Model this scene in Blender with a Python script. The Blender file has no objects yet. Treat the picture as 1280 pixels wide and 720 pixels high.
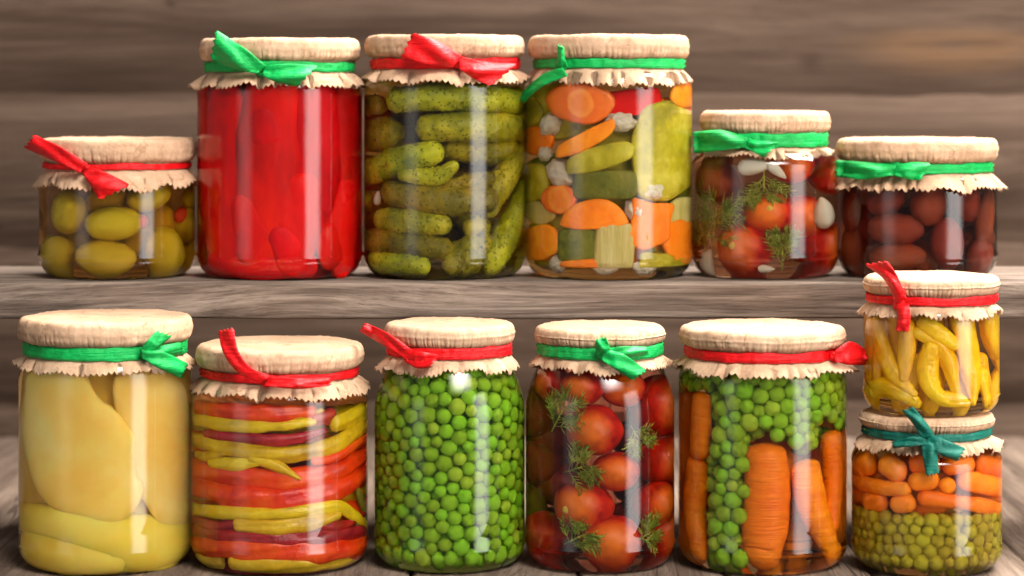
import bpy, bmesh, math, random
import numpy as np
from mathutils import Vector, Matrix, noise
PI = math.pi
rnd = random.Random(7)
S = bpy.context.scene
COL = S.collection

# ------------------------------------------------------------------ camera model (metres)
F, CX, HY = 3075.0, 640.0, 110.0          # focal length in pixels of the 1280-wide picture, horizon row
CAMY, ZC = -1.5, 0.289
SHELF_Z = 0.1667
ROW_Y = 0.112                              # depth of the jars on the shelf
def wx(px, y): return (px - CX) / F * (y - CAMY)
def wz(py, y): return ZC - (py - HY) / F * (y - CAMY)
def unit(y): return (y - CAMY) / F         # metres per pixel at depth y

# ------------------------------------------------------------------ materials
def new_mat(name):
    m = bpy.data.materials.new(name); m.use_nodes = True
    nt = m.node_tree; nt.nodes.clear()
    return m, nt, nt.nodes, nt.links
def N(nt, t, **kw):
    n = nt.nodes.new(t)
    for k, v in kw.items():
        if k in n.inputs: n.inputs[k].default_value = v
        else: setattr(n, k, v)
    return n
def ramp(nt, stops, fac):
    r = nt.nodes.new('ShaderNodeValToRGB'); e = r.color_ramp.elements
    while len(e) < len(stops): e.new(0.5)
    for k, (p, c) in enumerate(stops):
        e[k].position = p; e[k].color = (*c, 1)
    nt.links.new(fac, r.inputs[0]); return r.outputs[0]
def math_n(nt, op, a, b=None, clamp=False):
    n = nt.nodes.new('ShaderNodeMath'); n.operation = op; n.use_clamp = clamp
    for i, v in enumerate((a, b)):
        if v is None: continue
        if isinstance(v, (int, float)): n.inputs[i].default_value = v
        else: nt.links.new(v, n.inputs[i])
    return n.outputs[0]
def mixc(nt, fac, a, b, mode='MIX'):
    n = nt.nodes.new('ShaderNodeMix'); n.data_type = 'RGBA'; n.blend_type = mode
    for idx, v in ((0, fac), (6, a), (7, b)):
        if isinstance(v, (int, float)): n.inputs[idx].default_value = v
        elif isinstance(v, tuple): n.inputs[idx].default_value = (*v, 1)
        else: nt.links.new(v, n.inputs[idx])
    return n.outputs[2]
def coords(nt, scale=(1, 1, 1), rand=0.0):
    tc = nt.nodes.new('ShaderNodeTexCoord'); mp = nt.nodes.new('ShaderNodeMapping')
    nt.links.new(tc.outputs['Object'], mp.inputs['Vector']); mp.inputs['Scale'].default_value = scale
    if rand:
        oi = nt.nodes.new('ShaderNodeObjectInfo'); sc = math_n(nt, 'MULTIPLY', oi.outputs['Random'], rand)
        cb = nt.nodes.new('ShaderNodeCombineXYZ')
        for i in range(3): nt.links.new(sc, cb.inputs[i])
        nt.links.new(cb.outputs[0], mp.inputs['Location'])
    return mp.outputs[0]
def noise_n(nt, vec, scale, detail=4, rough=0.55, dist=0.0):
    n = N(nt, 'ShaderNodeTexNoise', Scale=scale, Detail=detail, Roughness=rough, Distortion=dist)
    nt.links.new(vec, n.inputs['Vector']); return n.outputs['Fac']
def finish(nt, base, rough=0.5, spec=0.5, bump=None, bstr=0.3, bdist=0.001, coat=0.0, sss=0.0, sheen=0.0, trans=0.0):
    p = nt.nodes.new('ShaderNodeBsdfPrincipled'); o = nt.nodes.new('ShaderNodeOutputMaterial')
    if isinstance(base, tuple): p.inputs['Base Color'].default_value = (*base, 1)
    else: nt.links.new(base, p.inputs['Base Color'])
    if isinstance(rough, (int, float)): p.inputs['Roughness'].default_value = rough
    else: nt.links.new(rough, p.inputs['Roughness'])
    p.inputs['Specular IOR Level'].default_value = spec
    p.inputs['Coat Weight'].default_value = coat; p.inputs['Coat Roughness'].default_value = 0.15
    if sss:
        p.inputs['Subsurface Weight'].default_value = sss; p.inputs['Subsurface Scale'].default_value = .006
        p.inputs['Subsurface Radius'].default_value = (1, .6, .3)
    if sheen: p.inputs['Sheen Weight'].default_value = sheen
    if bump is not None:
        b = N(nt, 'ShaderNodeBump', Strength=bstr, Distance=bdist)
        nt.links.new(bump, b.inputs['Height']); nt.links.new(b.outputs[0], p.inputs['Normal'])
    nt.links.new(p.outputs[0], o.inputs['Surface']); return p

def veg(name, dark, mid, light, scale=90, rough=0.38, spec=0.4, var=0.12, bstr=0.25, stretch=(1, 1, 1), speck=None, sss=0.0, warts=0, gloss=None, odd=None):
    rough, spec = gloss if gloss else (max(rough, .36), spec * .5)
    """skin of a vegetable: three blotchy tones, a little tone shift per object, optional specks"""
    m, nt, ns, ln = new_mat(name)
    v = coords(nt, stretch, 7.0)
    f = noise_n(nt, v, scale, 3, 0.6)
    c = ramp(nt, [(0.30, dark), (0.5, mid), (0.72, light)], f)
    if speck:
        vo = N(nt, 'ShaderNodeTexVoronoi', Scale=speck[0]); ln.new(v, vo.inputs['Vector'])
        k = math_n(nt, 'LESS_THAN', vo.outputs['Distance'], speck[1])
        c = mixc(nt, math_n(nt, 'MULTIPLY', k, speck[3] if len(speck) > 3 else .85), c, speck[2])
    oi = nt.nodes.new('ShaderNodeObjectInfo')
    if odd: c = mixc(nt, math_n(nt, 'MULTIPLY', math_n(nt, 'GREATER_THAN', oi.outputs['Random'], .86), .7), c, odd)
    hs = N(nt, 'ShaderNodeHueSaturation')
    ln.new(c, hs.inputs['Color'])
    ln.new(math_n(nt, 'ADD', math_n(nt, 'MULTIPLY', oi.outputs['Random'], var), 1 - var / 2), hs.inputs['Value'])
    ln.new(math_n(nt, 'ADD', math_n(nt, 'MULTIPLY', oi.outputs['Random'], var * .12), .5 - var * .06), hs.inputs['Hue'])
    fine = math_n(nt, 'ADD', noise_n(nt, v, scale * 4, 4, .6), math_n(nt, 'MULTIPLY', f, 1.2))
    if warts:
        wv = N(nt, 'ShaderNodeTexVoronoi', Scale=warts); ln.new(v, wv.inputs['Vector'])
        fine = math_n(nt, 'ADD', fine, math_n(nt, 'MULTIPLY', math_n(nt, 'SUBTRACT', .35, wv.outputs['Distance'], True), 3.0))
    finish(nt, hs.outputs[0], rough, spec, fine, min(1, bstr * 1.8), 0.0012, sss=sss)
    return m

def glass_mat(name, ior):
    m, nt, ns, ln = new_mat(name)
    v = coords(nt, (1, 1, .35), 3.0)
    b = N(nt, 'ShaderNodeBump', Strength=0.10, Distance=0.002); ln.new(noise_n(nt, v, 45, 2), b.inputs['Height'])
    g = N(nt, 'ShaderNodeBsdfGlass', Roughness=0.0, IOR=ior); ln.new(b.outputs[0], g.inputs['Normal'])
    o = nt.nodes.new('ShaderNodeOutputMaterial'); ln.new(g.outputs[0], o.inputs['Surface'])
    return m
def glass_inside_mat(name, tint):
    m, nt, ns, ln = new_mat(name)
    t = nt.nodes.new('ShaderNodeBsdfTransparent'); t.inputs['Color'].default_value = (*tint, 1)
    o = nt.nodes.new('ShaderNodeOutputMaterial'); ln.new(t.outputs[0], o.inputs['Surface'])
    return m
def brine_mat(name, col, dens):
    m, nt, ns, ln = new_mat(name)
    t = nt.nodes.new('ShaderNodeBsdfTransparent'); t.inputs['Color'].default_value = (1, 1, 1, 1)
    a = N(nt, 'ShaderNodeVolumeAbsorption', Density=dens); a.inputs['Color'].default_value = (*col, 1)
    o = nt.nodes.new('ShaderNodeOutputMaterial')
    ln.new(t.outputs[0], o.inputs['Surface']); ln.new(a.outputs[0], o.inputs['Volume'])
    return m

def paper_mat():
    m, nt, ns, ln = new_mat('kraft_paper')
    v = coords(nt, (1, 1, 1), 5.0)
    fib = noise_n(nt, v, 520, 4, .7); blot = noise_n(nt, v, 45, 4, .65)
    c = ramp(nt, [(.28, (.32, .185, .105)), (.5, (.44, .275, .168)), (.74, (.55, .37, .245))], blot)
    c = mixc(nt, .3, c, ramp(nt, [(.3, (.24, .13, .07)), (.6, (.55, .37, .245))], fib), 'MIX')
    wv = nt.nodes.new('ShaderNodeVectorMath'); wv.operation = 'ADD'
    nz = N(nt, 'ShaderNodeTexNoise', Scale=70.0, Detail=2.0); ln.new(v, nz.inputs['Vector'])
    sc = nt.nodes.new('ShaderNodeVectorMath'); sc.operation = 'SCALE'; sc.inputs['Scale'].default_value = .012; ln.new(nz.outputs['Color'], sc.inputs[0])
    ln.new(v, wv.inputs[0]); ln.new(sc.outputs[0], wv.inputs[1])
    facets = None
    for scale, wt in ((75.0, .6), (170.0, .3)):
        vo = N(nt, 'ShaderNodeTexVoronoi', Scale=scale); ln.new(wv.outputs[0], vo.inputs['Vector'])
        k = math_n(nt, 'MULTIPLY', vo.outputs['Distance'], wt)
        facets = k if facets is None else math_n(nt, 'ADD', facets, k)
    ve = N(nt, 'ShaderNodeTexVoronoi', Scale=60.0); ve.feature = 'DISTANCE_TO_EDGE'; ln.new(wv.outputs[0], ve.inputs['Vector'])
    line = math_n(nt, 'LESS_THAN', ve.outputs['Distance'], .022)
    gate = math_n(nt, 'GREATER_THAN', noise_n(nt, v, 60, 2), .56)
    line = math_n(nt, 'MULTIPLY', line, gate)
    c = mixc(nt, math_n(nt, 'MULTIPLY', line, .45), c, (.22, .11, .05))
    h = math_n(nt, 'ADD', facets, math_n(nt, 'ADD', math_n(nt, 'MULTIPLY', line, -.35), math_n(nt, 'MULTIPLY', fib, .12)))
    finish(nt, c, .8, .15, h, .65, .0016)
    return m
def ribbon_mat(name, dark, light):
    m, nt, ns, ln = new_mat(name)
    v = coords(nt, (1, 1, 1), 9.0)
    c = ramp(nt, [(.3, dark), (.7, light)], noise_n(nt, v, 60, 3))
    ribs = noise_n(nt, coords(nt, (26, 26, 620), 4.0), 1.0, 4, .65)
    c = mixc(nt, .35, c, ramp(nt, [(.3, dark), (.7, light)], ribs))
    h = math_n(nt, 'ADD', math_n(nt, 'MULTIPLY', ribs, .8), math_n(nt, 'MULTIPLY', noise_n(nt, v, 300, 3), .5))
    finish(nt, c, .5, .28, h, 1.0, .0014)
    return m
def wood_mat(name, dark, mid, light, axis=0, freq=1.0, warm=None, bstr=.6, bdist=.0025, rough=.9):
    m, nt, ns, ln = new_mat(name)
    st = [1, 1, 1]; st = [62, 62, 62]; st[axis] = 2.2
    v = coords(nt, tuple(s * freq for s in st))
    lo = [6, 6, 6]; lo[axis] = .9
    v2 = coords(nt, tuple(s * freq for s in lo))
    warp = noise_n(nt, v2, 1.0, 3)
    cm = nt.nodes.new('ShaderNodeVectorMath'); cm.operation = 'ADD'
    cb = nt.nodes.new('ShaderNodeCombineXYZ')
    wv = math_n(nt, 'MULTIPLY', warp, 7.0)
    for i in range(3):
        if i != axis: ln.new(wv, cb.inputs[i])
    ln.new(v, cm.inputs[0]); ln.new(cb.outputs[0], cm.inputs[1])
    g1 = noise_n(nt, cm.outputs[0], 1.0, 6, .62); g2 = noise_n(nt, cm.outputs[0], 4.5, 5, .65)
    g = math_n(nt, 'ADD', math_n(nt, 'MULTIPLY', g1, .6), math_n(nt, 'MULTIPLY', g2, .4))
    c = ramp(nt, [(.36, dark), (.47, mid), (.62, light)], g)
    fine = noise_n(nt, cm.outputs[0], 11.0, 4, .7)
    c = mixc(nt, math_n(nt, 'MULTIPLY', ramp(nt, [(.34, (1, 1, 1)), (.46, (0, 0, 0))], fine), .6), c, dark)
    cr = noise_n(nt, cm.outputs[0], .8, 2, .4)
    crack = math_n(nt, 'MULTIPLY', math_n(nt, 'LESS_THAN', math_n(nt, 'ABSOLUTE', math_n(nt, 'SUBTRACT', cr, .5)), .006), math_n(nt, 'GREATER_THAN', noise_n(nt, v2, 1.4, 2), .52))
    c = mixc(nt, math_n(nt, 'MULTIPLY', crack, .8), c, tuple(q * .4 for q in dark))
    g = math_n(nt, 'SUBTRACT', g, math_n(nt, 'MULTIPLY', crack, .5))
    big = noise_n(nt, v2, .55, 2)
    c = mixc(nt, math_n(nt, 'MULTIPLY', big, .55), c, mixc(nt, .5, dark, mid))
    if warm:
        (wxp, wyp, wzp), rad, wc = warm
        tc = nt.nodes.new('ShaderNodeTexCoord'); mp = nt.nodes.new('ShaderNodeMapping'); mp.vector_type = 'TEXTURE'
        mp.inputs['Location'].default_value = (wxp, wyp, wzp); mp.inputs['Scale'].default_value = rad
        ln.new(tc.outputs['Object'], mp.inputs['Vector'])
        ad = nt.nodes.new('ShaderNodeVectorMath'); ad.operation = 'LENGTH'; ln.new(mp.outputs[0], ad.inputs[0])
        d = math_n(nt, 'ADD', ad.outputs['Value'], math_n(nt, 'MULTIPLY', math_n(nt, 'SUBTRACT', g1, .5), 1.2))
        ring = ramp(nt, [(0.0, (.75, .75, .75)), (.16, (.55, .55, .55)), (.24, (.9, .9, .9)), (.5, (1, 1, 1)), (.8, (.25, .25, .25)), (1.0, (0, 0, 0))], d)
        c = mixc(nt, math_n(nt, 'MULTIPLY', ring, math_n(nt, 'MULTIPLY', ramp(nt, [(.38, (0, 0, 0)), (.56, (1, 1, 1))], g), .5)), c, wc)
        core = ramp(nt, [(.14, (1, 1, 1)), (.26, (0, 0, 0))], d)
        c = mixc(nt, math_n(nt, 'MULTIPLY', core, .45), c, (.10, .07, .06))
        for (kx, kz, ra, rb, am) in ((1010, 78, .018, .012, .6), (880, 215, .03, .010, .5), (700, 20, .03, .012, .4), (120, 95, .05, .014, .5), (430, 60, .035, .010, .4), (60, 300, .04, .012, .5), (1240, 250, .03, .016, .45)):
            mp2 = nt.nodes.new('ShaderNodeMapping'); mp2.vector_type = 'TEXTURE'; mp2.inputs['Location'].default_value = (wx(kx, WALL_Y), WALL_Y, wz(kz, WALL_Y)); mp2.inputs['Scale'].default_value = (ra, .2, rb)
            ln.new(tc.outputs['Object'], mp2.inputs['Vector']); a2 = nt.nodes.new('ShaderNodeVectorMath'); a2.operation = 'LENGTH'; ln.new(mp2.outputs[0], a2.inputs[0])
            d2 = math_n(nt, 'ADD', a2.outputs['Value'], math_n(nt, 'MULTIPLY', math_n(nt, 'SUBTRACT', g1, .5), 1.6))
            c = mixc(nt, math_n(nt, 'MULTIPLY', ramp(nt, [(.3, (1, 1, 1)), (1, (0, 0, 0))], d2), am), c, dark)
    finish(nt, c, rough, .08, g, bstr, bdist)
    return m

M = {}
M['glass'] = glass_mat('clear_jar_glass', 1.42)
M['glass_inner'] = glass_inside_mat('clear_jar_glass_inside', (.985, .995, .99))
M['paper'] = paper_mat()
M['green'] = ribbon_mat('green_ribbon', (0.0, .22, .035), (.002, .42, .085))
M['red'] = ribbon_mat('red_ribbon', (.46, .001, .003), (.74, .003, .006))
M['teal'] = ribbon_mat('dark_green_ribbon', (.0, .085, .06), (.005, .15, .105))
M['green_olive'] = veg('green_olive_skin', (0.34, 0.2, 0.006), (0.55, 0.345, 0.008), (0.68, 0.46, 0.02), 60, .3, .5, .25)
M['pimento'] = veg('pimento_flesh', (.40, .01, .008), (.55, .02, .01), (.6, .06, .02), 160, .35)
M['red_pepper'] = veg('red_pepper_flesh', (0.34, 0.001, 0.001), (0.6, 0.002, 0.002), (0.8, 0.012, 0.003), 26, .35, .4, .02, stretch=(1, 1, .4), gloss=(.45, .08))
M['cucumber'] = veg('gherkin_skin', (0.11, 0.115, 0.005), (0.3, 0.27, 0.009), (0.6, 0.47, 0.025), 34, .36, .45, .55, .5, stretch=(1, 1, 1), speck=(340, .25, (.06, .07, .006), .75), warts=260)
M['carrot'] = veg('carrot_flesh', (0.8, 0.16, 0.003), (0.9, 0.22, 0.005), (0.93, 0.3, 0.014), 45, .36, .45, .15)
M['whole_carrot'] = veg('whole_carrot_skin', (0.82, 0.17, 0.003), (0.9, 0.22, 0.004), (0.93, 0.27, 0.008), 42, .36, .45, .12, .3, stretch=(.35, .35, 4.5), speck=(26, .14, (.45, .075, .002), .7))
M['cauli'] = veg('cauliflower_flesh', (.62, .52, .36), (.78, .70, .53), (.86, .81, .68), 120, .5, .3, .12)
M['garlic'] = veg('garlic_flesh', (.62, .55, .40), (.76, .69, .54), (.85, .80, .68), 60, .4, .4, .1)
M['yellow_green'] = veg('yellow_green_slice', (0.26, 0.23, 0.01), (0.44, 0.37, 0.012), (0.64, 0.56, 0.07), 55, .35, .4, .2)
M['dark_green'] = veg('dark_green_peel', (.07, .10, .008), (.15, .16, .010), (.24, .22, .02), 70, .35, .4, .25)
M['pale_green'] = veg('celery_flesh', (.45, .38, .09), (.58, .50, .15), (.68, .62, .26), 40, .4, .4, .2, stretch=(4, 4, .5))
def tomato_mat(name, dark, mid, light, cap, amt):
    """red skin running to orange around the end that faces out"""
    m, nt, ns, ln = new_mat(name)
    v = coords(nt, (1, 1, 1), 0.0)
    nz = noise_n(nt, v, 1.6, 3)
    c = ramp(nt, [(.3, dark), (.5, mid), (.72, light)], nz)
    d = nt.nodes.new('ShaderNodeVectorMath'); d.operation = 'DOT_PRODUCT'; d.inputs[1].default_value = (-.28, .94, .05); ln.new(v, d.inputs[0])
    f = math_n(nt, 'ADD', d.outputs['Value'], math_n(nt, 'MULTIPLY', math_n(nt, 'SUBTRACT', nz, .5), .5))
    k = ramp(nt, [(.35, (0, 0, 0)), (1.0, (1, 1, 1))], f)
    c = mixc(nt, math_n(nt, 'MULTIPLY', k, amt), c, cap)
    finish(nt, c, .32, .3, noise_n(nt, v, 14, 3), .08, .01); return m
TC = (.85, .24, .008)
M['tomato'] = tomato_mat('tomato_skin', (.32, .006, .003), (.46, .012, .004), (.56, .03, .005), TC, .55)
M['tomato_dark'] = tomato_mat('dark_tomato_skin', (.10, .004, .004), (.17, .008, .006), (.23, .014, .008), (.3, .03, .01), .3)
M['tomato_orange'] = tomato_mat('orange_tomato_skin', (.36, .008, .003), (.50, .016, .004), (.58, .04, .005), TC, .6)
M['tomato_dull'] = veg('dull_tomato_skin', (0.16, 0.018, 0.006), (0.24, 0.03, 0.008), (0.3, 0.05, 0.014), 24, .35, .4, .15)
M['scar'] = veg('stem_scar', (.45, .28, .03), (.75, .5, .06), (.8, .6, .12), 300, .6)
M['dill'] = veg('dill_leaf', (0.13, 0.18, 0.012), (0.28, 0.34, 0.03), (0.48, 0.52, 0.1), 200, .5, .3, .2)
M['brown_olive'] = veg('brown_olive_skin', (0.14, 0.02, 0.007), (0.29, 0.052, 0.012), (0.42, 0.11, 0.022), 45, .28, .5, .3, stretch=(1, 1, 1))
M['pear'] = veg('pale_pepper_flesh', (0.86, 0.55, 0.1), (0.9, 0.64, 0.16), (0.93, 0.74, 0.28), 22, .42, .35, .08, .12, sss=0.6)
M['pear_yellow'] = veg('yellow_pale_pepper_flesh', (0.82, 0.56, 0.04), (0.88, 0.66, 0.08), (0.92, 0.74, 0.16), 22, .42, .35, .08, .12, sss=0.6)
M['pepper_yellow'] = veg('yellow_pepper_skin', (0.46, 0.3, 0.005), (0.72, 0.49, 0.008), (0.84, 0.64, 0.02), 50, .28, .5, .2, gloss=(.24, .5))
M['pepper_orange'] = veg('orange_pepper_skin', (0.62, 0.035, 0.002), (0.8, 0.085, 0.003), (0.86, 0.15, 0.005), 50, .26, .5, .12, gloss=(.24, .5))
M['pepper_red'] = veg('wine_red_pepper_skin', (.24, .006, .006), (.36, .012, .010), (.50, .03, .02), 50, .22, .6, .12, gloss=(.24, .5))
M['chili'] = veg('yellow_chili_skin', (0.8, 0.38, 0.002), (0.92, 0.5, 0.003), (0.95, 0.6, 0.015), 60, .25, .5, .2, gloss=(.24, .5))
M['pea'] = veg('green_pea_skin', (0.16, 0.35, 0.006), (0.28, 0.51, 0.012), (0.43, 0.64, 0.035), 130, .34, .45, .36, odd=(.46, .46, .03))
M['olive_pea'] = veg('olive_green_pea_skin', (0.34, 0.27, 0.01), (0.48, 0.38, 0.014), (0.6, 0.48, 0.03), 130, .36, .45, .25)
M['stem'] = veg('pepper_stem', (.14, .15, .015), (.24, .22, .02), (.34, .30, .05), 120, .5)

# ------------------------------------------------------------------ object helpers
def link(name, me, mat=None, parent=None, loc=None):
    o = bpy.data.objects.new(name, me); COL.objects.link(o)
    if mat is not None and me is not None and not me.materials: me.materials.append(mat)
    if parent: o.parent = parent
    if loc is not None: o.location = loc
    return o
def tag(o, label, cat, group=None):
    o['label'] = label; o['category'] = cat
    if group: o['group'] = group
    return o
def mesh_from(name, verts, faces, smooth=True, recalc=True):
    me = bpy.data.meshes.new(name); me.from_pydata([tuple(v) for v in verts], [], faces)
    if recalc:
        bm = bmesh.new(); bm.from_mesh(me); bmesh.ops.recalc_face_normals(bm, faces=bm.faces); bm.to_mesh(me); bm.free()
    if smooth: me.polygons.foreach_set('use_smooth', [True] * len(me.polygons))
    me.update(); return me
def lathe(name, prof, seg=112):
    vs, fs, rings = [], [], []
    for r, z in prof:
        if r < 1e-6: rings.append([len(vs)]); vs.append((0, 0, z))
        else:
            b = len(vs); rings.append(list(range(b, b + seg)))
            vs += [(r * math.cos(2 * PI * k / seg), r * math.sin(2 * PI * k / seg), z) for k in range(seg)]
    for a, b in zip(rings, rings[1:]):
        for k in range(seg):
            k2 = (k + 1) % seg
            if len(a) == 1 and len(b) == 1: continue
            if len(a) == 1: fs.append((a[0], b[k], b[k2]))
            elif len(b) == 1: fs.append((a[k], b[0], a[k2]))
            else: fs.append((a[k], b[k], b[k2], a[k2]))
    return mesh_from(name, vs, fs)
def catmull(pts, n):
    P = [Vector(p) for p in pts]
    if len(P) == 1: return P * n
    P = [P[0] * 2 - P[1]] + P + [P[-1] * 2 - P[-2]]
    out = []
    segs = len(P) - 3
    for i in range(n):
        t = i / (n - 1) * segs; k = min(int(t), segs - 1); u = t - k
        a, b, c, d = P[k:k + 4]
        out.append(.5 * ((2 * b) + (c - a) * u + (2 * a - 5 * b + 4 * c - d) * u * u + (3 * b - a - 3 * c + d) * u ** 3))
    return out
def n3(p, s, o=0.0): return noise.noise(Vector((p[0] * s + o, p[1] * s + o * 1.7, p[2] * s - o)))

# ------------------------------------------------------------------ the jars
class Jar: pass
JARS = {}
def jar(key, label, cx, R, y, base, lid, top, rib, skirt, shoulder, ribbon, brine, fill=None, heel=.013, skirt_out=9, rib_w=11):
    """cx, R, lid (half width), top / rib / skirt / shoulder rows in picture pixels at the jar's own depth, turned into metres here"""
    J = Jar(); u = unit(y); J.key = key; J.y = y; J.u = u; J.x = wx(cx, y); J.R = R * u; J.rl = lid * u; J.base = base
    J.z = lambda py: wz(py, y) - base
    J.top, J.rib, J.skirt, J.sh = J.z(top + 4), J.z(rib), J.z(skirt), J.z(shoulder)
    J.rn = J.rl * .872; J.heel = heel; J.ribbon = M[ribbon]; J.skirt_out = skirt_out * u; J.ribh = rib_w * u
    t = .0016
    def outer(z):
        h = heel
        if z < h:
            return J.R - h * .92 + h * .92 * math.sqrt(max(0, 1 - ((h - z) / h) ** 2))
        if z > J.sh:
            f = min(1, (z - J.sh) / max(1e-5, (J.rib - .004 - J.sh)))
            return J.rn + (J.R - J.rn) * (1 - f ** 1.7) if J.R - J.rl > 8 * J.u else J.rn + (J.R - J.rn) * math.sqrt(max(0, 1 - f ** 2.0))
        return J.R
    J.outer = outer
    J.rin = lambda z: outer(max(z, .0035)) - t - .0004
    root = bpy.data.objects.new('preserve_jar', None); COL.objects.link(root)
    root.location = (J.x, y, base); root.empty_display_size = .02
    tag(root, label, 'jar', 'jars of preserved vegetables and fruit')
    J.root = root
    # glass: a closed shell of real thickness
    zt = J.top - .006
    zs = [heel * (1 - math.cos(PI / 2 * k / 10)) for k in range(1, 11)]
    zs += [heel + (J.sh - heel) * k / 8 for k in range(1, 9)] + [J.sh + (J.rib - .004 - J.sh) * k / 12 for k in range(1, 13)] + [J.rib + .003, zt]
    prof = [(0, .0026), (J.R * .55, .0024), (J.R * .68, .0008), (J.R * .74, 0), (outer(0) - .0005, 0)]
    # small moulded step just above the heel
    out = []
    for z in zs:
        r = outer(z)
        if abs(z - heel) < 1e-6: out += [(r - .0003, z - .0012), (r + .0007, z + .0002), (r + .0007, z + .0012), (r, z + .0030)]
        else: out.append((r, z))
    prof += out
    n_out = len(prof)
    ins = [(outer(max(z, .004)) - t, max(z, .0050)) for z in zs if z > .0050]
    prof += [(outer(zt) - t * .5, zt + .0006)] + ins[::-1] + [(outer(.004) - t * 1.6, .0046), (J.R * .6, .0050), (0, .0052)]
    me = lathe('glass', prof)
    me.materials.append(M['glass']); me.materials.append(M['glass_inner'])
    ring = 112
    for p in me.polygons:                       # inside faces look inward: weaker reflection against the brine
        c = p.center; rr = math.hypot(c.x, c.y)
        if p.normal.x * c.x + p.normal.y * c.y < -1e-7 or (p.normal.z > .5 and c.z > .0045 and c.z < .02): p.material_index = 1
    link('glass', me, None, root)
    # brine: fills the inside up to the fill line
    fz = J.z(fill) if fill else J.skirt + .001
    J.fz = fz
    bz = [z for z in zs if .0050 < z < fz - .001]
    bp = [(0, .0055), (outer(.0045) - t * 1.8, .0058)] + [(outer(z) - t - .00025, z + .0012) for z in bz] + [(outer(fz) - t - .0004, fz), (0, fz)]
    bp = [bp[0], bp[1]] + [q for q in bp[2:-2] if q[1] > .0060 and q[1] < fz - .0004] + bp[-2:]
    link('brine', lathe('brine', bp, 80), brine_mat('brine_' + key, *brine), root)
    cover(J); JARS[key] = J
    return J

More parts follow.
